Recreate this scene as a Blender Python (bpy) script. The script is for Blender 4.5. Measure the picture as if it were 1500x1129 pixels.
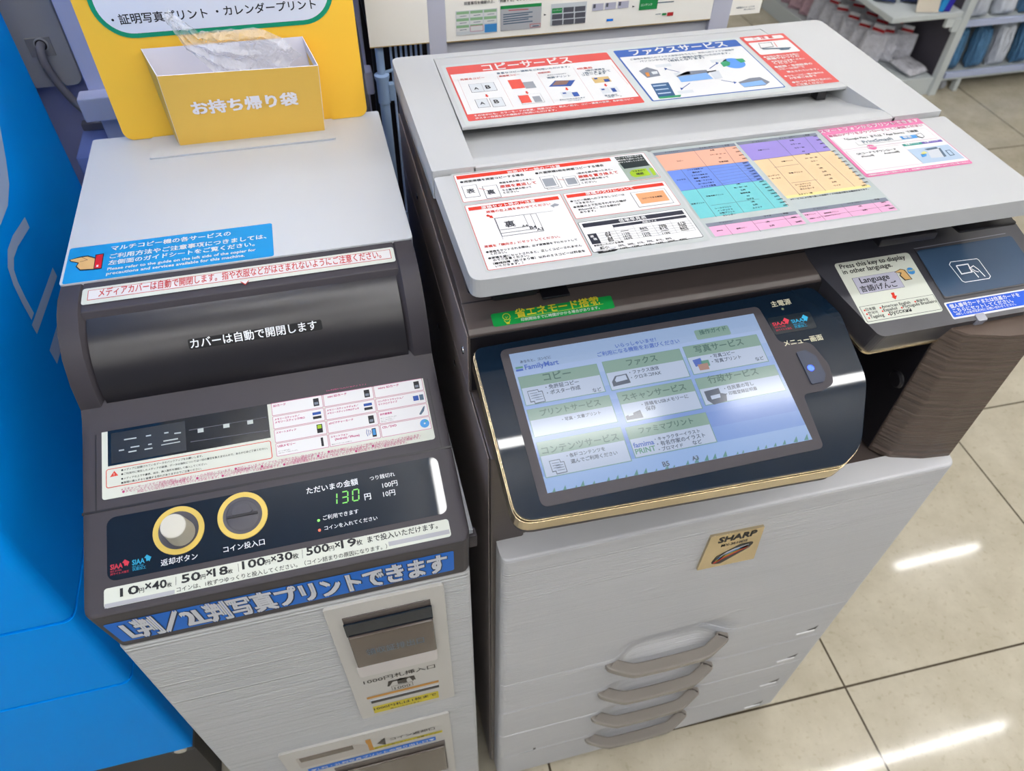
import bpy, bmesh, math, random
from mathutils import Vector, Matrix, noise
random.seed(7)
for _o in list(bpy.data.objects): bpy.data.objects.remove(_o)
scene = bpy.context.scene
COL = scene.collection
# ------------------------------------------------------------------ camera, world, exposure
CAM_POS = (-0.11399, -0.41532, 1.68109)
CAM_ROT = ((0.96885, 0.16937, -0.18068), (-0.24686, 0.71878, -0.64993), (0.01979, 0.67429, 0.73820))
cd = bpy.data.cameras.new('camera'); cam = bpy.data.objects.new('camera', cd); COL.objects.link(cam)
cam.matrix_world = Matrix.Translation(CAM_POS) @ Matrix(CAM_ROT).to_4x4()
cd.sensor_width = 36.0; cd.lens = 1092.78 / 1500 * 36.0; cd.clip_start = 0.02; cd.clip_end = 60
cd.dof.use_dof = True; cd.dof.focus_distance = 0.82; cd.dof.aperture_fstop = 7.5
scene.camera = cam
vs = scene.view_settings
vs.view_transform = 'Standard'; vs.look = 'None'; vs.gamma = 1.0; vs.use_curve_mapping = False; vs.exposure = -0.04
world = bpy.data.worlds.new('store_air'); scene.world = world; world.use_nodes = True
world.node_tree.nodes['Background'].inputs[0].default_value = (0.80, 0.88, 1.0, 1)
world.node_tree.nodes['Background'].inputs[1].default_value = .38
LAMP = 50.0           # ceiling tubes
LAMP_ROWS = [  # y of the row, x centres of its 0.6 m tubes
    (0.245, (-0.26, 0.40, 1.24, 2.03, 2.64)), (0.80, (-0.62,)), (1.24, (3.22,)), (-0.6, (-2.2, -1.4, -0.6, 0.2, 1.0, 1.8, 2.6, 3.4)),  # lone back left tube is added as fill for the dim corner, unseen
    (-1.3, (-2.2, -1.4, -0.6, 0.2, 1.0, 1.8, 2.6, 3.4)), (-2.2, (-1.4, 0.2, 1.8)), (2.0, (1.4, 2.2, 3.0)), (3.1, (0.6, 1.6, 2.6)), (4.2, (1.0, 3.0))]  # both close front rows are added, unseen, to light the sign and posters
CEIL = 2.6

# ------------------------------------------------------------------ materials
def lin(c): return c / 12.92 if c <= 0.04045 else ((c + 0.055) / 1.055) ** 2.4
def hexc(h): return tuple(lin(int(h[i:i + 2], 16) / 255) for i in (0, 2, 4)) + (1,)
MATS = {}
def mat(name, col, rough=.5, metal=0, spec=.5, emit=0, coat=0, bump=None, alpha=None, trans=0):
    """bump: (scale xyz, strength, distance, colour variation)"""
    if name in MATS: return MATS[name]
    m = bpy.data.materials.new(name); m.use_nodes = True; nt = m.node_tree; p = nt.nodes['Principled BSDF']
    c = hexc(col) if isinstance(col, str) else col
    p.inputs['Base Color'].default_value = c; p.inputs['Roughness'].default_value = rough; p.inputs['Metallic'].default_value = metal
    p.inputs['Specular IOR Level'].default_value = spec
    if emit:
        p.inputs['Emission Color'].default_value = c; p.inputs['Emission Strength'].default_value = emit
        if emit < 3: p.inputs['Base Color'].default_value = (.01, .01, .012, 1)
    if coat: p.inputs['Coat Weight'].default_value = coat; p.inputs['Coat Roughness'].default_value = .03
    if trans: p.inputs['Transmission Weight'].default_value = trans
    if alpha is not None: p.inputs['Alpha'].default_value = alpha
    if bump:
        sc, strength, dist, var = bump
        tc = nt.nodes.new('ShaderNodeTexCoord'); mp = nt.nodes.new('ShaderNodeMapping'); nz = nt.nodes.new('ShaderNodeTexNoise')
        mp.inputs['Scale'].default_value = sc; nz.inputs['Scale'].default_value = 1; nz.inputs['Detail'].default_value = 4
        nt.links.new(tc.outputs['Object'], mp.inputs['Vector']); nt.links.new(mp.outputs['Vector'], nz.inputs['Vector'])
        b = nt.nodes.new('ShaderNodeBump'); b.inputs['Strength'].default_value = strength; b.inputs['Distance'].default_value = dist
        nt.links.new(nz.outputs['Fac'], b.inputs['Height']); nt.links.new(b.outputs['Normal'], p.inputs['Normal'])
        if var:
            mx = nt.nodes.new('ShaderNodeMixRGB'); mx.inputs[1].default_value = tuple(v * (1 - var) for v in c[:3]) + (1,); mx.inputs[2].default_value = tuple(min(1, v * (1 + var)) for v in c[:3]) + (1,)
            nt.links.new(nz.outputs['Fac'], mx.inputs[0]); nt.links.new(mx.outputs[0], p.inputs['Base Color'])
    MATS[name] = m
    return m
INK = {  # printed colours
 'white': 'F2F3F4', 'sheet': 'C4CBCB', 'sheetg': 'BCC6C6', 'sheet2': 'D2DADA', 'sheetw': 'E2E7DC', 'sheetp': 'F0EEEE', 'ink': '26272C', 'line': '4A4D55', 'greyink': '4C4F58',
 'red': 'E23A26', 'redl': 'CC3A3C', 'redo': 'DC4A3A', 'redc': 'DC5450', 'red2': 'D21F2C', 'rline': 'D99', 'pgrey': '9AA0AA', 'pgrey2': 'C4C6CC', 'hgrey': '7C8494', 'hgrey2': '62646E',
 'pgreen': 'A4B4AA', 'pdark': '1C2A2C', 'lime': 'A4C92A', 'porange': 'EBA878', 'porange2': 'D98A3A', 'navy': '2E3140', 'orange': 'F0B49C', 'pblue': '7092E6', 'teal': '74CCD2', 'violet': '9A8AD6',
 'peach': 'F0CFA4', 'yellow': 'F2E49C', 'pink': 'EFB2D6', 'pinkb': 'E97FB0', 'pinkd': 'CC4D86', 'pline': 'E3B3CB', 'tline': '5F6674', 'steel': '5A7086', 'skyb': '4A9AE0', 'skyb2': '84B4F0', 'tealg': '3FA59A',
 'violetd': '7460BC', 'icebl': 'B9CFE8', 'icew': 'E0E6EC', 'pwhite': 'D8DEE6', 'lemon': 'E6E69A', 'photo': 'E85548', 'navyb': '2F55A4', 'brown': '8C6A60', 'tan': 'DDBE80', 'blueb': '3260B4', 'blueb2': '0068CC',
 'blueb3': '1E5FE0', 'bld': '2F5C8C', 'greeng': '34A070', 'greeng2': '9CC89C', 'greeng3': '2E9A56', 'globe': '5C9CF0', 'cyan': '1C98DC', 'skin': 'E8BC7C', 'black': '141418', 'pale': 'DDE1E6', 'pale2': 'F4F0F4',
 'magenta': 'C2457E', 'mline': 'D486A8', 'siaar': 'D2384C', 'siaac': '2CA6D2', 'stripe': 'B4B5BC', 'banknavy': '143058', 'silver': 'CFD2DA', 'brownink': '4A4540', 'plast': 'D8D6D0', 'ochre': 'D89A42', 'yel': 'EBD83C',
 'cream': 'E6E2C8', 'lav': 'CBCBE0', 'ecog': '16A64C', 'ecoy': 'F2E23A', 'iceg': 'C4CCCC'}
SCR = {'s_bg1': '8FB0EA', 's_top': 'A2BCE4', 's_ink': '46546C', 's_hink': '4C706C', 's_blue': '4A6CC8', 's_green': '5C9A84', 's_hdr': '86A89E', 's_body': 'BECEEA', 's_edge': '6E9C98', 's_org': 'B08A80', 's_tree': '5C9690',
 's_g0': 'A9C2EE', 's_g1': '9DBAEC', 's_g2': '90B0EA', 's_g3': '86A8E6', 's_g4': '7C9EE2', 's_g5': '7498E0', 's_g6': '7CA2E6', 's_g7': '9ABCF0'}
def pmat(k):
    if k in SCR: return mat('screen_' + k, SCR[k], .13, 0, .5, emit=.76)
    if k == 'blackg': return mat('dark_glass', '0C1016', .06, 0, .5)
    if k == 'blackm': return mat('dark_slot_plate', '11161C', .3, 0, .5)
    if k == 'film': return mat('dark_film', '101A24', .12, 0, .5)
    c = INK[k]; c = ''.join(x * 2 for x in c) if len(c) == 3 else c
    c = hexc(c); f = 1 if k in ('pale', 'pale2', 'silver', 'blueb2') else .70; return mat('print_' + k, tuple(v * f for v in c[:3]) + (1,), .45, 0, .22)
WHITE = mat('white_plastic', 'B9BCC0', .42, 0, .45, bump=((300, 300, 300), .08, .0005, .0))
LIDW = mat('lid_white_plastic', 'ACAEB0', .40, 0, .45)
STRK = mat('streaked_white_plastic', 'C4C5C9', .42, 0, .45, bump=((.25, .25, 340), .9, .005, .12))
STRKC = mat('streaked_cream_plastic', 'BEC0C3', .42, 0, .45, bump=((.4, .4, 300), 1.0, .006, .2))
PLATE = mat('insert_plastic', 'BAB8B4', .40, 0, .45)
BROWN = mat('brown_plastic', '3A373C', .45, 0, .22, bump=((900, 900, 900), .06, .0004, .0))
DBROWN = mat('dark_brown_plastic', '4A4240', .36, 0, .5, bump=((2, 300, 300), .08, .001, .05))
STRB = mat('streaked_brown_plastic', '574A42', .42, 0, .4, bump=((3, 3, 190), .8, .006, .42))
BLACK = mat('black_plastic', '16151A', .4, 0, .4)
GLOSS = mat('glossy_black', '0B1826', .03, 0, .3)
MATTE = mat('matte_bezel', '38353A', .5, 0, .3)
GOLD = mat('champagne_metal', 'CFBE9C', .26, 1)
CHROME = mat('chrome', 'D8DADC', .08, 1)
ROLL = mat('media_cover_plastic', '1B191E', .3, 0, .5)
HANDLE = mat('taupe_handle_plastic', '86807A', .26, 0, .5)
YEL = mat('yellow_card', 'F2BE3C', .5, 0, .3)
YEL2 = mat('yellow_paper', 'ECBE58', .6, 0, .2)
PAPERW = mat('white_paper', 'DEDCE6', .7, 0, .2)
GREEN = mat('green_print', '0C8A66', .5, 0, .3)
SIGNW = mat('sign_white_print', 'D6DAE6', .5, 0, .3)
BLUE = mat('blue_enamel', '0094F4', .36, 0, .04)
BLUEW = mat('blue_machine_lettering', 'A9BEE0', .45, 0, .4)
SLATE = mat('slate_wall_paint', 'A8B0DC', .8, 0, .2)
DARKW = mat('dark_wall_paint', '2A262C', .8, 0, .2)
LAVW = mat('lavender_panel', 'BAC0E4', .5, 0, .35)
GREYC = mat('grey_cabinet_paint', 'AAADB4', .55, 0, .3)
GREYB = mat('grey_stand_panel', 'BABCC6', .5, 0, .35)
CREAMB = mat('cream_poster_card', 'ECEAE4', .5, 0, .3)
POLE = mat('blue_grey_steel', '92ACD0', .4, 0, .5)
WIREM = mat('pale_blue_wire', 'C4D8F4', .4, 0, .4)
SIDEB = mat('grey_brown_side_panel', '7C7270', .42, 0, .4)
CABLE = mat('grey_cable', '6A6C78', .5, 0, .4)
SHELFW = mat('shelf_white_enamel', 'CFD6D8', .4, 0, .4)
SHELFL = mat('price_rail_plastic', 'C0CBEA', .25, 0, .5)
CLEAR = mat('clear_film', 'F4F6FA', .12, 0, .6, alpha=.34, bump=((60, 60, 60), 1, .02, 0))
SMOKE = mat('smoked_plastic', '4E433C', .18, 0, .5)
CLIP = mat('clear_grey_clip', '8A8C98', .2, 0, .5)
KNOB = mat('white_button_plastic', 'BAB8AE', .45, 0, .4)
CAMEL = mat('yellow_ring_plastic', 'C8AE56', .45, 0, .35)
DGREY = mat('dark_grey_plastic', '403F46', .42, 0, .4)
LEDB = mat('blue_lamp', (.02, .05, 1, 1), .3, emit=6)
LEDG = mat('green_lamp', (.25, 1, .12, 1), .3, emit=1.3)
LEDR = mat('red_lamp', (1, .12, .05, 1), .3, emit=1.4)
SEG = mat('green_digit_lamp', (.18, .75, .08, 1), .3, emit=1.0)
TUBE = mat('tube_light', (1, .988, .972, 1), .4, emit=LAMP)

# ------------------------------------------------------------------ mesh builder
class MB:
    def __init__(s): s.v = []; s.f = []; s.m = []; s.mats = []
    def mi(s, m):
        if m not in s.mats: s.mats.append(m)
        return s.mats.index(m)
    def add(s, verts, faces, m):
        b = len(s.v); k = s.mi(m); s.v += [tuple(p) for p in verts]
        for f in faces: s.f.append([i + b for i in f]); s.m.append(k)
        return s
    def bm(s, b, m):
        b.verts.ensure_lookup_table(); b.verts.index_update()
        s.add([v.co[:] for v in b.verts], [[v.index for v in f.verts] for f in b.faces], m); b.free(); return s
    def box(s, x0, y0, z0, x1, y1, z1, m, bev=0, seg=2, M=None):
        b = bmesh.new(); bmesh.ops.create_cube(b, size=1)
        for v in b.verts: v.co = Vector(((x0 + x1) / 2 + v.co.x * (x1 - x0), (y0 + y1) / 2 + v.co.y * (y1 - y0), (z0 + z1) / 2 + v.co.z * (z1 - z0)))
        if bev: bmesh.ops.bevel(b, geom=b.edges[:], offset=bev, segments=seg, profile=.5, affect='EDGES')
        if M: bmesh.ops.transform(b, matrix=M, verts=b.verts)
        return s.bm(b, m)
    def prism(s, poly, O, U, V, N, d0, d1, m, bev=0, seg=2):
        """poly in (u,v), frame O,U,V,N, from d0 to d1 along N"""
        O, U, V, N = map(Vector, (O, U, V, N)); b = bmesh.new(); n = len(poly)
        a = [b.verts.new(O + U * p[0] + V * p[1] + N * d0) for p in poly]; c = [b.verts.new(O + U * p[0] + V * p[1] + N * d1) for p in poly]
        b.faces.new(a[::-1]); b.faces.new(c)
        for i in range(n): b.faces.new((a[i], a[(i + 1) % n], c[(i + 1) % n], c[i]))
        bmesh.ops.recalc_face_normals(b, faces=b.faces)
        if bev: bmesh.ops.bevel(b, geom=b.edges[:], offset=bev, segments=seg, profile=.5, affect='EDGES', clamp_overlap=True)
        return s.bm(b, m)
    def yz(s, poly, x0, x1, m, bev=0): return s.prism(poly, (0, 0, 0), (0, 1, 0), (0, 0, 1), (1, 0, 0), x0, x1, m, bev)
    def xy(s, poly, z0, z1, m, bev=0, seg=2): return s.prism(poly, (0, 0, 0), (1, 0, 0), (0, 1, 0), (0, 0, 1), z0, z1, m, bev, seg)
    def tube(s, path, r, m, seg=10, cap=True):
        P = [Vector(p) for p in path]; n = len(P); rings = []; up = None
        for i, p in enumerate(P):
            t = (P[min(i + 1, n - 1)] - P[max(i - 1, 0)]).normalized()
            if up is None: up = t.orthogonal().normalized()
            up = (up - t * up.dot(t)).normalized(); w = t.cross(up); rr = r[i] if isinstance(r, (list, tuple)) else r
            rings.append([p + up * math.cos(2 * math.pi * k / seg) * rr + w * math.sin(2 * math.pi * k / seg) * rr for k in range(seg)])
        vs_ = [q for R_ in rings for q in R_]
        fs = [[i * seg + k, i * seg + (k + 1) % seg, (i + 1) * seg + (k + 1) % seg, (i + 1) * seg + k] for i in range(n - 1) for k in range(seg)]
        if cap: fs += [list(range(seg))[::-1], [(n - 1) * seg + k for k in range(seg)]]
        return s.add(vs_, fs, m)
    def lathe(s, prof, O, U, V, N, m, seg=40):
        """prof: (r, h) list"""
        O, U, V, N = map(Vector, (O, U, V, N)); vs_ = []; fs = []; n = len(prof)
        for k in range(seg):
            a = 2 * math.pi * k / seg; d = U * math.cos(a) + V * math.sin(a)
            vs_ += [O + d * r + N * h for r, h in prof]
        for k in range(seg):
            for i in range(n - 1): fs.append([k * n + i, ((k + 1) % seg) * n + i, ((k + 1) % seg) * n + i + 1, k * n + i + 1])
        return s.add(vs_, fs, m)
    def build(s, name, parent=None, smooth=35):
        me = bpy.data.meshes.new(name); off = Vector(ROOT.get(parent.name, (0, 0, 0))) if parent else Vector()
        me.from_pydata([Vector(p) - off for p in s.v], [], s.f)
        for m in s.mats: me.materials.append(m)
        me.polygons.foreach_set('material_index', s.m); me.validate(); me.update()
        b = bmesh.new(); b.from_mesh(me); bmesh.ops.remove_doubles(b, verts=b.verts, dist=1e-6); 
        if name not in STICKERS: bmesh.ops.recalc_face_normals(b, faces=b.faces)
        b.to_mesh(me); b.free()
        if smooth:
            me.polygons.foreach_set('use_smooth', [True] * len(me.polygons)); me.set_sharp_from_angle(angle=math.radians(smooth))
        o = bpy.data.objects.new(name, me); COL.objects.link(o)
        if smooth: w = o.modifiers.new('even_shading', 'WEIGHTED_NORMAL'); w.keep_sharp = True; w.weight = 60
        if parent: o.parent = parent; ROOT[o.name] = tuple(off)
        return o
ROOT = {}; STICKERS = set()
def thing(name, loc, label, cat, group=None):
    o = bpy.data.objects.new(name, None); COL.objects.link(o); o.location = loc; o.empty_display_size = .05; ROOT[o.name] = tuple(loc)
    return tag(o, label, cat, group)
def tag(o, label, cat, group=None):
    o['label'] = label; o['category'] = cat
    if group: o['group'] = group
    return o
def struct(o): o['kind'] = 'structure'; return o
def dup(root, loc, rot=None, label=None):
    r = root.copy(); COL.objects.link(r); r.location = loc
    if rot is not None: r.rotation_euler = rot
    if label: r['label'] = label
    for ch in root.children:
        c = ch.copy(); COL.objects.link(c); c.parent = r
        for g in ch.children:
            d = g.copy(); COL.objects.link(d); d.parent = c
    return r
def rrect(x0, y0, x1, y1, r, n=5):
    if r <= 0: return [(x0, y0), (x1, y0), (x1, y1), (x0, y1)]
    r = min(r, (x1 - x0) / 2 * .99, (y1 - y0) / 2 * .99); out = []
    for cx, cy, a0 in ((x1 - r, y0 + r, -90), (x1 - r, y1 - r, 0), (x0 + r, y1 - r, 90), (x0 + r, y0 + r, 180)):
        for k in range(n + 1): a = math.radians(a0 + 90 * k / n); out.append((cx + r * math.cos(a), cy + r * math.sin(a)))
    return out
def rpoly(pts, r, n=5):
    """round the corners of a polygon; r a number or one per corner"""
    out = []; N = len(pts)
    for i, p in enumerate(pts):
        rr = r[i] if isinstance(r, (list, tuple)) else r
        p = Vector(p); a = Vector(pts[i - 1]); b = Vector(pts[(i + 1) % N]); d1 = (a - p); d2 = (b - p)
        if rr <= 0: out.append(tuple(p)); continue
        ang = d1.angle(d2); t = min(rr / math.tan(ang / 2), d1.length * .48, d2.length * .48); s = p + d1.normalized() * t; e = p + d2.normalized() * t
        for k in range(n + 1): f = k / n; out.append(tuple(s * (1 - f) ** 2 + p * 2 * f * (1 - f) + e * f * f))
    return out
def frame(key):
    O, V = FRAMES[key]; U = Vector((1, 0, 0)); V = Vector(V); return Vector(O), U, V, U.cross(V)

# ------------------------------------------------------------------ lettering
TEXTS = {}
HEAVY = {'notice_sheet': .022, 'price_sheet': .024, 'smartphone_print_sticker': .022, 'copy_service_sticker': .022, 'fax_service_sticker': .022, 'caution_sticker': .03, 'language_sticker': .02, 'screen': .02}   # least stroke weight
CAPS = {'price_sheet': 2.9, 'notice_sheet': 11, 'media_sheet': 3.4}   # largest letter height per sheet, mm
def bake_texts(jobs):
    """turn every wanted line of text into flat triangles once"""
    obs = []
    for key in jobs:
        cu = bpy.data.curves.new('line', 'FONT'); cu.body = key; cu.size = 1; cu.offset = .004; cu.resolution_u = 2
        o = bpy.data.objects.new('line', cu); COL.objects.link(o); obs.append((key, o, cu))
    bpy.context.view_layer.update(); dg = bpy.context.evaluated_depsgraph_get()
    for key, o, cu in obs:
        ev = o.evaluated_get(dg); me = ev.to_mesh()
        vs_ = [(v.co.x, v.co.y) for v in me.vertices]; fs = [list(p.vertices) for p in me.polygons]; ev.to_mesh_clear()
        TEXTS[key] = (vs_, fs)
    for key, o, cu in obs: bpy.data.objects.remove(o); bpy.data.curves.remove(cu)
def place_text(mb, t, O, U, V, N, u0, u1, v, h, bold, m, cap, MINB=0):
    vs_, fs = TEXTS[t]
    if not vs_: return
    xa = min(p[0] for p in vs_); xb = max(p[0] for p in vs_); sx = (u1 - u0) / max(1e-6, xb - xa); sy = h / .86 if h else sx
    if cap and not h and sx > cap: u0 += (u1 - u0 - cap * (xb - xa)) / 2; sx = sy = cap
    d = max(bold, MINB) * .5; Nn = N.normalized()
    for q, (du, dv) in enumerate(((-d, -d), (d, -d), (-d, d), (d, d)) if d >= .005 else ((0, 0),)):
        mb.add([O + U * (u0 + (p[0] - xa) * sx + du * sy) + V * (v + p[1] * sy + dv * sy) + N + Nn * (q * .000022) for p in vs_], fs, m)
def sticker(name, key, parent, base=.0003, step=.00011):
    """one flat printed sheet: backing, shapes and lettering in one mesh"""
    fkey, ops = LABELS[key]; O, U, V, N = frame(fkey); mb = MB(); k = .001
    P3 = lambda u, v, L: O + U * (u * k) + V * (v * k) + N * (base + L * step)
    for op in ops:
        t, col, L = op[:3]; m = pmat(col)
        if t == 'R': pts = rrect(*op[3:7], op[7]); mb.add([P3(u, v, L) for u, v in pts], [list(range(len(pts)))], m)
        elif t == 'P':
            pts = op[3]; a = sum(pts[i - 1][0] * pts[i][1] - pts[i][0] * pts[i - 1][1] for i in range(len(pts)))
            if a < 0: pts = pts[::-1]
            mb.add([P3(u, v, L) for u, v in pts], [list(range(len(pts)))], m)
        elif t == 'L': ribbon(mb, op[4], op[3], lambda u, v: P3(u, v, L), m)
        elif t == 'C':
            u, v, r, ri = op[3:7]; n = 28; c = [(math.cos(2 * math.pi * i / n), math.sin(2 * math.pi * i / n)) for i in range(n)]
            if ri: mb.add([P3(u + a * r, v + b * r, L) for a, b in c] + [P3(u + a * ri, v + b * ri, L) for a, b in c], [[i, (i + 1) % n, n + (i + 1) % n, n + i] for i in range(n)], m)
            else: mb.add([P3(u + a * r, v + b * r, L) for a, b in c], [list(range(n))], m)
        elif t == 'T': place_text(mb, op[3], O, U * k, V * k, N * (base + L * step), op[4], op[5], op[6], op[7], op[8], m, CAPS.get(key, 0), HEAVY.get(key, 0))
    STICKERS.add(name)
    o = mb.build(name, parent, smooth=0); return o
def ribbon(mb, pts, w, f, m):
    P = [Vector(p) for p in pts]; n = len(P); l = []; r = []
    for i in range(n):
        a = (P[i] - P[i - 1]).normalized() if i else None; b = (P[i + 1] - P[i]).normalized() if i < n - 1 else None
        t = ((a or b) + (b or a)).normalized(); q = Vector((-t.y, t.x)); c = max(.5, q.dot(Vector((-(b or a).y, (b or a).x)))); q = q * (w / 2 / c)
        l.append(P[i] + q); r.append(P[i] - q)
    mb.add([f(*p) for p in l] + [f(*p) for p in r], [[n + i, n + i + 1, i + 1, i] for i in range(n - 1)], m)

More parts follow.
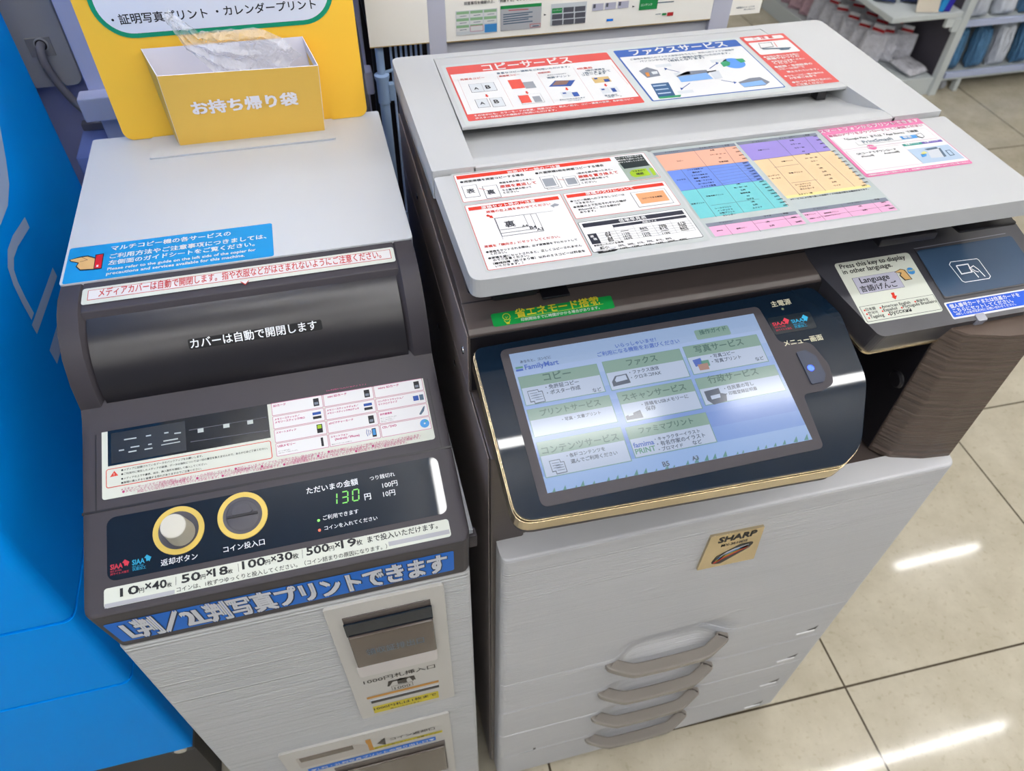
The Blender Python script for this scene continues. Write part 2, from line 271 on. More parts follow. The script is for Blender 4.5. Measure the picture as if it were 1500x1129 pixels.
# printed sheets: flat shapes and lettering, millimetres in the frame of the surface they stick to
LABELS = {
 'notice_sheet': ('lid', [
  ('R','sheet',0,5.1,115.2,231.9,286.3,3),
  ('R','red',1,7.8,230.9,226.2,283.1,2),
  ('R','white',2,8.3,231.4,225.7,282.6,1.5),
  ('R','red',3,10.3,274.0,184.3,280.6,0),
  ('T','white',4,'両面コピー時のご注意',66.0,125.4,273.6,0,0.02),
  ('T','ink',4,'●両面原稿を両面コピーする場合',12.2,82.3,266.3,0,0.015),
  ('T','ink',4,'●片面原稿2枚を両面コピーする場合',94.8,172.8,265.6,0,0.015),
  ('R','line',3,12.0,238.1,28.0,260.5,0),
  ('R','white',4,12.5,238.6,27.5,260.0,0),
  ('R','line',3,33.1,232.1,49.0,255.4,0),
  ('R','white',4,33.6,232.6,48.5,254.9,0),
  ('T','greyink',6,'表',15.3,23.9,245.8,0,0.01),
  ('T','greyink',6,'裏',35.7,44.3,239.5,0,0.01),
  ('L','red',6,0.6,[(28.7,252.6),(34.7,248.8)]),
  ('T','ink',4,'表面を読み取ったあと、',52.4,90.0,256.3,0,0),
  ('T','red',4,'原稿を裏返して',51.7,91.1,248.3,0,0.015),
  ('T','ink',4,'うら面を読み取って',52.4,84.0,242.2,0,0),
  ('T','ink',4,'ください。',52.3,68.8,237.4,0,0),
  ('R','line',3,99.1,234.9,116.0,256.8,0),
  ('R','white',4,99.6,235.4,115.5,256.3,0),
  ('R','line',5,96.9,237.0,113.0,259.5,0),
  ('R','white',6,97.4,237.5,112.5,259.0,0),
  ('R','pgrey',7,98.7,239.8,111.0,254.8,0),
  ('R','line',3,121.1,235.8,135.9,254.2,0),
  ('R','white',4,121.6,236.3,135.4,253.7,0),
  ('R','pgrey',5,123.3,238.6,134.1,250.6,0),
  ('L','red',6,0.6,[(115.5,251.0),(121.9,248.6)]),
  ('T','ink',4,'1枚めを読み取ったあと、',139.1,179.4,256.2,0,0),
  ('T','red',4,'原稿を置き換えて',138.4,183.4,248.5,0,0.015),
  ('T','ink',4,'2枚めを読み取って',138.3,170.5,242.9,0,0),
  ('T','ink',4,'ください。',138.3,154.8,237.2,0,0),
  ('P','pgreen',3,[(189.7,267.7),(223.7,258.2),(225.3,231.6),(190.3,231.8)]),
  ('P','pdark',4,[(190.0,280.2),(222.1,279.5),(222.8,255.9),(192.8,255.2)]),
  ('T','white',5,'コピーする原稿を1枚ずつ',190.8,220.8,276.4,0,0),
  ('T','white',5,'読み取り終わったら',191.1,220.4,271.6,0,0),
  ('T','white',5,'ボタンを押してください',191.0,220.9,267.2,0,0),
  ('P','lime',5,[(195.6,246.8),(199.4,250.8),(204.5,251.6),(216.1,251.2),(217.1,237.2),(198.8,236.5),(195.4,240.1)]),
  ('P','lime',5,[(219.3,250.5),(224.2,250.7),(222.7,236.4),(219.3,235.8)]),
  ('T','ink',6,'できあがり',199.1,213.9,246.6,0,0.01),
  ('T','ink',6,'確認',201.7,210.2,240.6,0,0.02),
  ('R','red',1,7.7,118.0,110.2,225.1,2),
  ('R','white',2,8.3,118.6,109.6,224.5,1.4),
  ('R','red',3,10.7,215.0,106.4,220.9,0),
  ('T','white',4,'原稿セット時のご注意',23.8,80.6,215.4,0,0.02),
  ('T','red',4,'原稿の左上隅を合わせてください',27.0,94.7,207.2,0,0.015),
  ('P','pgrey',3,[(93.7,205.6),(99.5,209.0),(103.5,206.2),(101.4,203.9),(97.2,203.7),(97.0,201.4)]),
  ('P','red',4,[(25.7,203.7),(27.7,204.8),(30.5,201.5),(31.2,203.1),(31.9,197.6),(28.0,198.7),(28.9,200.0),(26.0,201.6)]),
  ('R','line',3,32.9,165.7,76.0,196.0,0),
  ('R','white',4,33.4,166.2,75.5,195.5,0),
  ('R','line',5,32.8,170.3,70.0,196.1,0),
  ('R','white',6,33.3,170.8,69.5,195.6,0),
  ('R','line',7,32.7,175.6,63.0,196.1,0),
  ('R','white',8,33.2,176.1,62.5,195.6,0),
  ('L','line',9,0.3,[(32.2,196.2),(93.9,195.6)]),
  ('L','line',9,0.3,[(32.2,196.2),(32.8,160.6)]),
  ('T','greyink',9,'裏',38.0,52.6,179.4,0,0.02),
  ('T','line',9,'A4',56.1,62.2,175.4,0,0),
  ('T','line',9,'B4',63.1,70.1,170.6,0,0),
  ('T','line',9,'A3',69.1,75.7,166.5,0,0),
  ('T','red',4,'原稿を「横向き」にセットしてください。',12.4,88.3,151.9,0,0.02),
  ('T','ink',4,'●原稿をセットされる際は、必ず原稿面を下にセットして',12.1,103.4,143.6,0,0.012),
  ('T','ink',4,'ください。',15.8,31.5,139.8,0,0.012),
  ('T','ink',4,'●原稿を縦にセットされると、正しくコピーされません',12.1,104.8,133.8,0,0.012),
  ('T','ink',4,'のでご注意ください。',16.0,50.9,129.9,0,0.012),
  ('T','ink',4,'（機械故障（紙づまり等）以外のミスコピーは料金を',14.8,105.3,124.9,0,0.012),
  ('T','ink',4,'いただきます。）',16.0,42.7,120.8,0,0.012),
  ('R','red',1,112.5,177.9,226.9,223.9,2),
  ('R','white',2,113.0,178.4,226.4,223.4,1.5),
  ('R','red',3,115.2,215.2,223.4,220.9,0),
  ('T','white',4,'原稿の欠けについて',135.9,189.2,216.1,0,0.02),
  ('T','ink',4,'●コピー用紙へのフチなしコピーは',116.2,175.5,207.0,0,0.01),
  ('T','ink',4,'できません。',120.2,140.2,202.2,0,0.01),
  ('T','ink',4,'●原稿の上下左右それぞれの端が',116.2,173.8,196.2,0,0.01),
  ('T','ink',4,'約5mmほど、欠ける部分が',119.9,165.2,190.8,0,0.01),
  ('T','ink',4,'あります。',120.2,136.7,186.2,0,0.01),
  ('R','line',3,182.4,182.8,221.3,210.2,0),
  ('R','white',4,182.9,183.3,220.8,209.7,0),
  ('R','porange',5,187.2,187.8,218.4,206.8,0),
  ('T','ink',6,'コピーできる範囲',190.9,213.1,195.6,0,0),
  ('R','ink',1,112.2,121.6,227.3,172.0,2),
  ('R','white',2,112.8,122.2,226.7,171.4,1.4),
  ('R','navy',3,115.6,161.9,223.9,168.6,0),
  ('T','white',4,'倍率早見表',153.9,183.2,162.9,0,0.02),
  ('R','navy',3,144.9,155.8,223.8,160.1,0),
  ('T','white',4,'用紙サイズ',176.2,191.5,156.4,0,0.02),
  ('R','navy',3,115.5,134.1,124.8,150.8,0),
  ('T','white',4,'原',117.5,121.0,144.9,0,0.02),
  ('T','white',4,'稿',119.1,122.6,140.3,0,0.02),
  ('L','line',3,0.2,[(125.2,150.1),(226.0,149.8)]),
  ('L','line',3,0.2,[(125.0,146.0),(225.4,145.5)]),
  ('L','line',3,0.2,[(124.9,141.9),(225.0,141.3)]),
  ('L','line',3,0.2,[(124.9,138.2),(224.6,137.5)]),
  ('L','line',3,0.2,[(124.7,134.5),(224.1,133.8)]),
  ('L','line',3,0.2,[(144.7,155.7),(145.1,134.4)]),
  ('L','line',3,0.2,[(164.8,155.9),(164.2,134.4)]),
  ('L','line',3,0.2,[(184.7,155.5),(184.8,134.0)]),
  ('L','line',3,0.2,[(204.6,155.6),(203.8,133.9)]),
  ('L','line',3,0.2,[(223.5,155.5),(223.9,133.8)]),
  ('T','ink',4,'A3',133.2,138.5,146.7,0,0),
  ('T','ink',4,'—',149.7,157.8,146.1,0,0),
  ('T','ink',4,'86%',169.7,177.8,146.1,0,0),
  ('T','ink',4,'70%',189.8,198.1,145.9,0,0),
  ('T','ink',4,'61%',210.2,218.5,145.9,0,0),
  ('T','ink',4,'B4',133.0,138.3,142.6,0,0),
  ('T','ink',4,'115%',149.5,157.5,142.0,0,0),
  ('T','ink',4,'—',169.3,177.5,141.9,0,0),
  ('T','ink',4,'81%',189.4,197.6,141.8,0,0),
  ('T','ink',4,'70%',209.7,218.0,141.7,0,0),
  ('T','ink',4,'A4',132.9,138.2,138.5,0,0),
  ('T','ink',4,'141%',149.3,157.4,137.9,0,0),
  ('T','ink',4,'122%',169.1,177.2,137.8,0,0),
  ('T','ink',4,'—',189.1,197.3,137.6,0,0),
  ('T','ink',4,'86%',209.3,217.5,137.5,0,0),
  ('T','ink',4,'B5',132.9,138.1,134.8,0,0),
  ('T','ink',4,'163%',149.2,157.2,134.2,0,0),
  ('T','ink',4,'141%',168.9,177.0,134.1,0,0),
  ('T','ink',4,'115%',188.9,197.0,133.9,0,0),
  ('T','ink',4,'—',209.0,217.2,133.8,0,0),
  ('T','ink',4,'●設定いただける倍率',116.3,146.5,130.4,0,0.01),
  ('T','ink',4,'25%、50%、61%、70%、81%、86%',139.2,194.7,125.2,0,0),
  ('T','ink',4,'115%、122%、141%、163%、200%、400%',139.9,209.6,120.8,0,0),
  ('P','line',2,[(116.2,127.2),(134.9,127.0),(137.2,125.0),(133.6,123.3),(116.6,124.9)]),
  ('P','white',3,[(116.5,127.0),(134.5,126.7),(136.3,125.2),(133.2,123.9),(116.7,125.2)]),
  ('T','ink',4,'縮小',120.8,129.9,124.9,0,0),
  ('P','ink',2,[(116.3,123.2),(135.0,123.0),(136.9,120.8),(133.0,119.4),(117.1,119.1)]),
  ('T','white',4,'拡大',122.1,130.5,121.5,0,0),
 ]),
 'price_sheet': ('lid', [
  ('R','sheetg',0,234.6,117.9,447.4,285.4,3),
  ('R','hgrey',1,235.7,273.9,335.9,279.9,0),
  ('R','orange',1,236.4,240.8,334.9,273.9,0),
  ('R','pblue',1,236.9,201.8,333.9,240.8,0),
  ('R','teal',1,236.6,150.8,335.1,201.8,0),
  ('R','hgrey',1,338.6,275.0,440.8,280.9,0),
  ('R','violet',1,339.5,240.9,438.6,275.0,0),
  ('R','peach',1,340.9,169.0,439.1,240.9,0),
  ('R','yellow',1,341.4,164.2,441.4,169.0,0),
  ('R','hgrey',1,237.8,135.8,338.4,141.7,0),
  ('R','pink',1,238.6,119.5,338.6,135.8,0),
  ('R','hgrey',1,342.4,136.8,445.1,143.1,0),
  ('R','pink',1,343.5,120.0,444.6,136.8,0),
  ('L','tline',2,0.425,[(283.6,279.4),(284.1,241.3)]),
  ('L','tline',2,0.425,[(320.6,279.1),(318.0,240.0)]),
  ('L','tline',2,0.425,[(237.1,241.6),(334.5,240.1)]),
  ('L','tline',2,0.425,[(236.7,201.5),(333.4,202.1)]),
  ('L','tline',2,0.425,[(253.4,241.6),(254.2,201.6)]),
  ('L','tline',2,0.425,[(284.1,241.3),(285.8,200.6)]),
  ('L','tline',2,0.425,[(318.0,240.0),(319.9,201.6)]),
  ('L','tline',2,0.425,[(254.2,201.6),(253.6,149.7)]),
  ('L','tline',2,0.425,[(285.8,200.6),(285.1,151.0)]),
  ('L','tline',2,0.425,[(319.9,201.6),(320.5,151.8)]),
  ('L','tline',2,0.425,[(256.8,169.9),(311.9,169.9)]),
  ('L','tline',2,0.425,[(388.0,278.2),(388.7,240.5)]),
  ('L','tline',2,0.425,[(423.9,279.6),(421.0,241.7)]),
  ('L','tline',2,0.425,[(340.5,240.6),(436.7,241.3)]),
  ('L','tline',2,0.425,[(358.8,241.0),(357.7,169.5)]),
  ('L','tline',2,0.425,[(388.7,240.5),(389.2,168.2)]),
  ('L','tline',2,0.425,[(421.0,241.7),(424.4,168.8)]),
  ('L','tline',2,0.425,[(356.6,222.4),(387.6,222.9)]),
  ('L','tline',2,0.425,[(360.1,189.9),(391.4,189.9)]),
  ('L','tline',2,0.425,[(256.4,136.0),(257.0,118.6)]),
  ('L','tline',2,0.425,[(285.9,140.9),(286.7,117.2)]),
  ('L','tline',2,0.425,[(321.2,141.3),(322.4,119.6)]),
  ('L','tline',2,0.425,[(359.9,136.7),(361.1,120.0)]),
  ('L','tline',2,0.425,[(391.4,142.4),(391.8,119.8)]),
  ('L','tline',2,0.425,[(426.4,142.7),(426.2,119.9)]),
  ('L','tline',2,0.425,[(286.3,130.7),(340.6,131.4)]),
  ('L','tline',2,0.425,[(357.3,127.0),(444.7,128.8)]),
  ('L','tline',2,0.255,[(285.9,234.8),(334.4,234.6)]),
  ('L','tline',2,0.255,[(285.8,228.7),(334.3,229.2)]),
  ('L','tline',2,0.255,[(285.8,222.7),(334.2,223.8)]),
  ('L','tline',2,0.255,[(285.7,216.8),(334.1,218.4)]),
  ('L','tline',2,0.255,[(285.6,210.9),(334.0,213.1)]),
  ('L','tline',2,0.255,[(285.5,205.1),(333.9,207.9)]),
  ('T','ink',3,'サービスメニュー',249.5,267.3,276.9,0,0),
  ('T','ink',3,'サイズ・カラー',290.5,311.9,276.8,0,0),
  ('T','ink',3,'料金',321.4,330.0,276.2,0,0),
  ('T','ink',3,'サービスメニュー',357.0,377.0,276.0,0,0),
  ('T','ink',3,'サイズ・カラー',391.6,412.9,276.7,0,0),
  ('T','ink',3,'料金',424.3,433.4,277.1,0,0),
  ('T','ink',3,'コピー',255.5,263.2,256.4,0,0),
  ('T','ink',3,'白黒',296.9,311.9,269.7,0,0),
  ('T','ink',3,'10円',327.3,336.0,268.4,0,0.02),
  ('T','ink',3,'カラー B5・B4・A4',297.7,316.5,260.8,0,0),
  ('T','ink',3,'50円',327.7,336.3,260.6,0,0.02),
  ('T','ink',3,'A3',298.5,313.4,252.9,0,0),
  ('T','ink',3,'80円',328.1,336.6,253.0,0,0.02),
  ('T','ink',3,'写真用紙',299.3,314.1,244.6,0,0),
  ('T','ink',3,'50円',328.4,336.9,245.5,0,0.02),
  ('T','ink',3,'ファクス',240.4,250.6,220.7,0,0),
  ('T','ink',3,'ファクス送信 A4',259.4,278.0,236.8,0,0),
  ('T','ink',3,'50円',324.8,332.8,236.8,0,0.02),
  ('T','ink',3,'国内あて',259.6,278.1,231.1,0,0),
  ('T','ink',3,'100円',324.8,332.8,231.1,0,0.02),
  ('T','ink',3,'ファクス送信 A3',259.8,278.2,225.4,0,0),
  ('T','ink',3,'100円',324.9,332.9,225.5,0,0.02),
  ('T','ink',3,'韓国・台湾あて',260.0,278.3,219.8,0,0),
  ('T','ink',3,'150円',325.0,332.9,219.9,0,0.02),
  ('T','ink',3,'中国・アメリカ',260.2,278.4,214.2,0,0),
  ('T','ink',3,'150円',325.0,332.9,214.4,0,0.02),
  ('T','ink',3,'ヨーロッパあて',260.3,278.5,208.7,0,0),
  ('T','ink',3,'200円',325.1,332.9,209.0,0,0.02),
  ('T','ink',3,'ファクス受信',260.5,278.6,203.2,0,0),
  ('T','ink',3,'50円',325.1,333.0,203.6,0,0.02),
  ('T','ink',3,'写真プリント',237.7,252.5,175.4,0,0),
  ('T','ink',3,'写真用紙プリント',258.7,278.7,185.2,0,0),
  ('T','ink',3,'シールプリント',258.3,276.7,162.6,0,0),
  ('T','ink',3,'インデックス',258.5,276.9,158.1,0,0),
  ('T','ink',3,'分割プリント',258.8,277.1,153.8,0,0),
  ('T','ink',3,'カレンダー',259.0,277.3,149.4,0,0),
  ('T','ink',3,'L判',294.3,310.7,199.4,0,0),
  ('T','ink',3,'40円',325.4,333.7,198.4,0,0.02),
  ('T','ink',3,'B5・B4・A4',294.4,310.6,193.6,0,0),
  ('T','ink',3,'30円',325.9,334.2,192.5,0,0.02),
  ('T','ink',3,'2L判',294.5,310.6,187.9,0,0),
  ('T','ink',3,'80円',326.5,334.7,186.6,0,0.02),
  ('T','ink',3,'証明写真',294.5,310.6,182.3,0,0),
  ('T','ink',3,'120円',327.0,335.2,180.8,0,0.02),
  ('T','ink',3,'A3',294.6,310.6,176.7,0,0),
  ('T','ink',3,'200円',327.6,335.7,175.0,0,0.02),
  ('T','ink',3,'はがき',294.6,310.6,171.1,0,0),
  ('T','ink',3,'60円',328.1,336.2,169.2,0,0.02),
  ('T','ink',3,'L判',294.7,310.6,165.6,0,0),
  ('T','ink',3,'120円',328.6,336.7,163.6,0,0.02),
  ('T','ink',3,'2L判',294.8,310.5,160.1,0,0),
  ('T','ink',3,'200円',329.2,337.2,157.9,0,0.02),
  ('T','ink',3,'スクエア',294.8,310.5,154.8,0,0),
  ('T','ink',3,'50円',329.7,337.7,152.4,0,0.02),
  ('T','ink',3,'文書プリント',355.6,369.9,258.1,0,0),
  ('T','ink',3,'白黒',395.7,413.8,270.0,0,0),
  ('T','ink',3,'10円',432.0,441.0,272.6,0,0.02),
  ('T','ink',3,'カラー A4',396.1,414.0,261.6,0,0),
  ('T','ink',3,'50円',431.7,440.7,264.3,0,0.02),
  ('T','ink',3,'カラー B4',396.5,414.3,253.4,0,0),
  ('T','ink',3,'60円',431.5,440.4,256.1,0,0.02),
  ('T','ink',3,'A3',396.9,414.6,245.2,0,0),
  ('T','ink',3,'80円',431.2,440.1,247.9,0,0.02),
  ('T','ink',3,'コンテンツ',340.8,355.5,206.4,0,0),
  ('T','ink',3,'サービス',343.0,353.5,200.7,0,0),
  ('T','ink',3,'文書プリント',370.3,384.4,230.5,0,0),
  ('T','ink',3,'写真プリント',363.9,386.2,206.7,0,0),
  ('T','ink',3,'シールプリント',362.2,380.8,184.3,0,0),
  ('T','ink',3,'ブロマイド',362.2,380.8,179.9,0,0),
  ('T','ink',3,'ポストカード',362.3,380.8,175.4,0,0),
  ('T','ink',3,'白黒',399.3,415.8,238.2,0,0),
  ('T','ink',3,'20円',435.3,444.3,237.9,0,0.02),
  ('T','ink',3,'A4・B4・B5',399.3,415.6,230.7,0,0),
  ('T','ink',3,'60円',435.3,444.3,230.3,0,0.02),
  ('T','ink',3,'カラー',399.2,415.5,223.4,0,0),
  ('T','ink',3,'80円',435.4,444.3,222.8,0,0.02),
  ('T','ink',3,'A3',399.2,415.4,215.9,0,0),
  ('T','ink',3,'100円',435.4,444.3,215.4,0,0.02),
  ('T','ink',3,'L判',399.1,415.2,208.8,0,0),
  ('T','ink',3,'30円',435.5,444.3,208.1,0,0.02),
  ('T','ink',3,'2L判',399.1,415.1,201.6,0,0),
  ('T','ink',3,'80円',435.5,444.3,200.8,0,0.02),
  ('T','ink',3,'はがき',399.1,415.0,194.5,0,0),
  ('T','ink',3,'60円',435.5,444.3,193.6,0,0.02),
  ('T','ink',3,'L判',399.0,414.8,187.5,0,0),
  ('T','ink',3,'120円',435.6,444.2,186.5,0,0.02),
  ('T','ink',3,'2L判',399.0,414.7,180.6,0,0),
  ('T','ink',3,'200円',435.6,444.2,179.5,0,0.02),
  ('T','ink',3,'ワイド',398.9,414.6,173.8,0,0),
  ('T','ink',3,'120円',435.6,444.2,172.6,0,0.02),
  ('T','ink',3,'スキャン 1枚',355.6,374.2,166.9,0,0),
  ('T','ink',3,'30円',431.8,438.3,167.3,0,0.02),
  ('T','ink',3,'※サービスにより取り扱いの用紙サイズや料金が異なる場合があります。',340.7,438.7,160.2,0,0),
  ('T','ink',3,'サービスメニュー',252.1,267.3,138.9,0,0),
  ('T','ink',3,'サイズ',300.1,311.7,138.9,0,0),
  ('T','ink',3,'料金',322.5,330.4,138.9,0,0),
  ('T','ink',3,'証明写真',243.7,250.2,126.9,0,0),
  ('T','ink',3,'証明コピー',264.8,276.2,125.8,0,0),
  ('T','ink',3,'L判',299.0,302.9,129.4,0,0),
  ('T','ink',3,'2L判',299.4,305.1,122.7,0,0),
  ('T','ink',3,'80円',326.9,335.1,130.7,0,0.02),
  ('T','ink',3,'200円',328.4,336.3,122.8,0,0.02),
  ('T','ink',3,'サービスメニュー',358.3,375.5,139.4,0,0),
  ('T','ink',3,'サイズ・カラー',398.4,414.8,140.6,0,0),
  ('T','ink',3,'料金',429.3,438.7,140.8,0,0),
  ('T','ink',3,'写真プリント',344.0,356.7,131.7,0,0),
  ('T','ink',3,'行政サービス',346.2,358.1,125.0,0,0),
  ('T','ink',3,'証明写真プリント',365.3,382.2,130.4,0,0),
  ('T','ink',3,'はがきサイズプリント',363.4,381.3,125.6,0,0),
  ('T','ink',3,'L判',406.2,412.4,133.4,0,0),
  ('T','ink',3,'2L判',406.8,413.5,126.2,0,0),
  ('T','ink',3,'30円',433.4,441.3,134.4,0,0.02),
  ('T','ink',3,'80円',434.6,442.0,128.3,0,0.02),
  ('T','ink',3,'200円',435.1,444.4,122.8,0,0.02),
 ]),
 'smartphone_print_sticker': ('lid', [
  ('R','pinkb',0,446.6,181.8,583.2,288.7,3),
  ('R','white',1,451.2,188.4,582.1,273.0,1),
  ('T','white',4,'スマートフォンからプリントできます',446.2,579.5,278.1,0,0.03),
  ('T','pinkd',4,'専用のアプリをダウンロードしてご利用ください',451.8,577.7,267.5,0,0.01),
  ('R','pline',2,452.1,238.7,577.1,263.0,1.5),
  ('R','white',3,452.6,239.2,576.6,262.5,1.0),
  ('T','ink',4,'「Google Play」または「App Store」で検索',466.7,563.8,257.1,0,0.01),
  ('R','line',4,475.4,243.9,533.8,251.4,0),
  ('R','white',5,475.6,244.2,533.5,251.2,0),
  ('T','steel',6,'PrintSmash',483.7,522.5,246.2,0,0),
  ('R','skyb',4,534.2,244.4,555.1,251.6,0),
  ('T','white',6,'検索',536.9,548.0,246.2,0,0.01),
  ('P','line',6,[(555.3,251.0),(564.1,253.3),(563.9,245.0),(558.6,242.0),(555.4,245.5)]),
  ('P','white',7,[(555.9,250.3),(563.1,252.4),(563.1,245.4),(559.3,243.2),(556.4,246.4)]),
  ('R','pline',2,453.1,193.2,526.2,235.4,1.5),
  ('R','white',3,453.6,193.7,525.7,234.9,1.0),
  ('C','pinkb',5,488.3,237.0,5.5,0),
  ('T','white',6,'または',482.8,493.6,236.4,0,0.02),
  ('T','ink',4,'QRコードでダウンロード',462.4,513.7,225.7,0,0.01),
  ('T','ink',4,'iPhone用',465.0,480.6,219.5,0,0),
  ('T','ink',4,'Android用',494.3,513.9,220.1,0,0),
  ('R','tealg',3,526.5,230.6,551.8,235.2,0),
  ('R','violetd',3,551.8,230.7,578.8,235.2,0),
  ('T','white',5,'写真プリント',530.2,548.0,232.2,0,0.01),
  ('T','white',5,'文書プリント',555.3,573.6,232.6,0,0.01),
  ('R','icebl',2,525.9,193.1,580.2,223.8,0),
  ('P','pwhite',3,[(547.9,218.7),(566.2,220.0),(560.5,200.2),(542.2,201.7)]),
  ('P','steel',4,[(546.0,220.4),(562.6,221.6),(563.1,218.0),(548.2,216.8)]),
  ('P','steel',4,[(563.1,218.0),(566.0,218.7),(562.0,201.2),(558.0,200.0)]),
  ('P','lemon',4,[(536.4,213.3),(543.1,216.3),(545.0,212.2),(536.7,209.4)]),
  ('P','skyb',4,[(534.8,211.1),(542.3,210.7),(539.2,206.2),(532.9,205.0)]),
  ('P','steel',4,[(567.8,212.5),(574.3,212.7),(573.3,201.3),(566.4,200.8)]),
  ('P','icebl',5,[(568.9,211.2),(572.9,211.4),(572.2,202.3),(567.8,202.3)]),
  ('T','white',3,'※通信料はお客様のご負担になります。対応機種などくわしくはホームページをご覧ください。',451.4,580.3,184.0,0,0),
 ]),
 'copy_service_sticker': ('deck', [
  ('R','sheet2',0,41.0,372.6,268.6,530.7,3),
  ('R','redc',1,45.9,382.1,265.2,524.6,2.5),
  ('R','white',2,48.0,398.2,263.4,502.6,0),
  ('T','white',4,'コピーサービス',91.7,210.7,504.9,18,0.03),
  ('T','steel',4,'豊富なコピー機能をご利用いただけます。',106.2,203.5,491.6,0,0.01),
  ('T','redc',4,'見開きコピー',57.3,88.5,484.0,0,0.01),
  ('T','redc',4,'高画質コピー',107.3,134.1,483.4,0,0.01),
  ('T','redc',4,'両面印刷',158.0,174.4,482.1,0,0.01),
  ('T','redc',4,'4枚集約',210.4,231.3,482.6,0,0.01),
  ('L','rline',3,0.3,[(54.5,488.0),(54.5,406.8)]),
  ('L','rline',3,0.3,[(105.1,486.3),(105.4,404.1)]),
  ('L','rline',3,0.3,[(156.0,483.6),(156.0,403.0)]),
  ('L','rline',3,0.3,[(207.2,488.7),(206.5,402.7)]),
  ('L','rline',3,0.3,[(258.5,485.5),(261.1,430.3)]),
  ('R','line',3,64.5,449.4,97.0,471.9,0),
  ('R','icew',4,65.0,449.9,96.5,471.4,0),
  ('L','line',5,0.3,[(80.7,471.6),(80.4,449.0)]),
  ('T','ink',6,'A',69.2,74.8,456.2,0,0.03),
  ('T','ink',6,'B',84.1,90.1,455.8,0,0.03),
  ('R','line',3,63.8,410.5,79.2,431.9,0),
  ('R','icew',4,64.3,411.0,78.7,431.4,0),
  ('R','line',3,81.8,408.7,97.6,431.2,0),
  ('R','icew',4,82.3,409.2,97.1,430.7,0),
  ('T','ink',6,'A',68.1,74.0,417.6,0,0.03),
  ('T','ink',6,'B',85.7,91.6,417.1,0,0.03),
  ('P','red',4,[(79.4,442.1),(81.9,441.9),(81.5,438.3),(83.0,438.3),(80.8,434.5),(78.1,438.0),(79.5,438.4)]),
  ('P','red',4,[(129.6,439.9),(132.2,439.7),(131.7,436.0),(133.2,436.1),(130.8,432.2),(128.2,435.8),(129.6,436.1)]),
  ('P','red',4,[(180.8,438.6),(183.4,438.4),(182.7,434.8),(184.2,434.8),(181.7,430.9),(179.2,434.5),(180.6,434.9)]),
  ('P','red',4,[(231.7,438.3),(234.3,438.1),(233.5,434.4),(235.1,434.4),(232.3,430.5),(229.9,434.1),(231.4,434.5)]),
  ('R','photo',3,115.2,448.7,132.2,472.8,0),
  ('R','pgrey',3,132.3,446.2,146.0,463.6,0),
  ('R','photo',4,118.0,410.8,130.6,430.1,0),
  ('R','pgrey',4,134.1,410.1,143.6,424.7,0),
  ('R','line',2,117.6,408.2,146.2,431.8,0),
  ('R','white',3,118.1,408.7,145.7,431.3,0),
  ('P','navyb',3,[(161.6,445.4),(173.5,459.4),(199.3,455.7),(188.9,441.1)]),
  ('P','brown',4,[(166.8,447.8),(174.8,458.1),(191.9,456.2),(184.7,446.5)]),
  ('R','icew',3,170.7,414.0,184.7,428.4,0),
  ('R','navyb',4,184.8,414.1,192.2,424.9,0),
  ('R','navyb',4,173.3,423.0,177.8,426.5,0),
  ('R','tan',3,221.3,442.2,243.7,457.2,0),
  ('R','navyb',4,234.9,443.0,241.9,450.2,0),
  ('R','navyb',4,224.1,452.2,228.2,455.8,0),
  ('R','icew',3,221.8,413.4,233.2,428.1,0),
  ('R','icew',3,234.8,413.8,245.1,428.5,0),
  ('R','navyb',4,235.8,415.4,241.1,425.1,0),
  ('R','navyb',4,223.6,422.4,227.7,426.1,0),
  ('T','steel',5,'本のような仕上がり',168.2,193.2,474.2,0,0),
  ('T','steel',5,'両面プリント',166.0,196.7,466.3,0,0),
  ('T','steel',5,'4枚の原稿を',219.5,246.3,475.7,0,0),
  ('T','steel',5,'1枚にまとめて',214.9,251.6,469.0,0,0),
  ('T','steel',5,'コピーします',211.5,243.9,464.1,0,0),
  ('T','steel',5,'きれいに仕上がります',164.7,197.3,407.9,0,0),
  ('T','steel',5,'コピーできます。',173.8,191.9,403.5,0,0),
  ('T','steel',5,'まとめて',222.2,238.9,406.2,0,0),
  ('T','steel',5,'コピー。',224.2,242.4,402.4,0,0),
  ('T','white',4,'そのほかにも、カラーモードの変更、両面コピー、拡大／縮小、コピー濃度の変更、免許証コピー',54.9,254.3,391.4,0,0.01),
  ('T','white',4,'ポスター作成などの機能がご利用いただけます。',54.9,153.9,385.0,0,0.01),
 ]),
 'fax_service_sticker': ('deck', [
  ('R','sheet2',0,268.6,373.0,460.7,533.2,3),
  ('R','blueb',1,274.8,382.4,455.4,526.5,2.5),
  ('R','white',2,277.1,384.3,453.8,505.5,1.5),
  ('T','white',4,'ファクスサービス',295.7,435.0,508.3,17,0.03),
  ('T','steel',4,'ご自宅や会社へのファクス送信はもちろん、海外へのファクス送信や',288.4,438.4,494.6,0,0),
  ('T','steel',4,'パソコンからのファクス原稿もお使いいただけます。',298.8,427.8,486.3,0,0),
  ('T','steel',4,'（有料となります）',336.7,387.6,479.6,0,0),
  ('P','hgrey',3,[(287.9,462.9),(301.8,471.1),(312.7,460.2),(310.5,444.7),(291.4,442.3)]),
  ('P','porange2',4,[(293.8,456.6),(298.8,457.1),(296.8,446.1),(292.6,445.5)]),
  ('P','icew',4,[(302.4,457.3),(311.1,458.0),(309.4,450.9),(302.4,449.9)]),
  ('P','bld',3,[(289.6,425.8),(313.4,425.6),(308.3,388.2),(285.6,388.5)]),
  ('P','icebl',4,[(290.4,420.9),(308.0,421.0),(308.0,418.1),(290.5,418.0)]),
  ('P','icebl',4,[(289.6,410.7),(307.0,410.7),(307.0,407.9),(289.7,407.9)]),
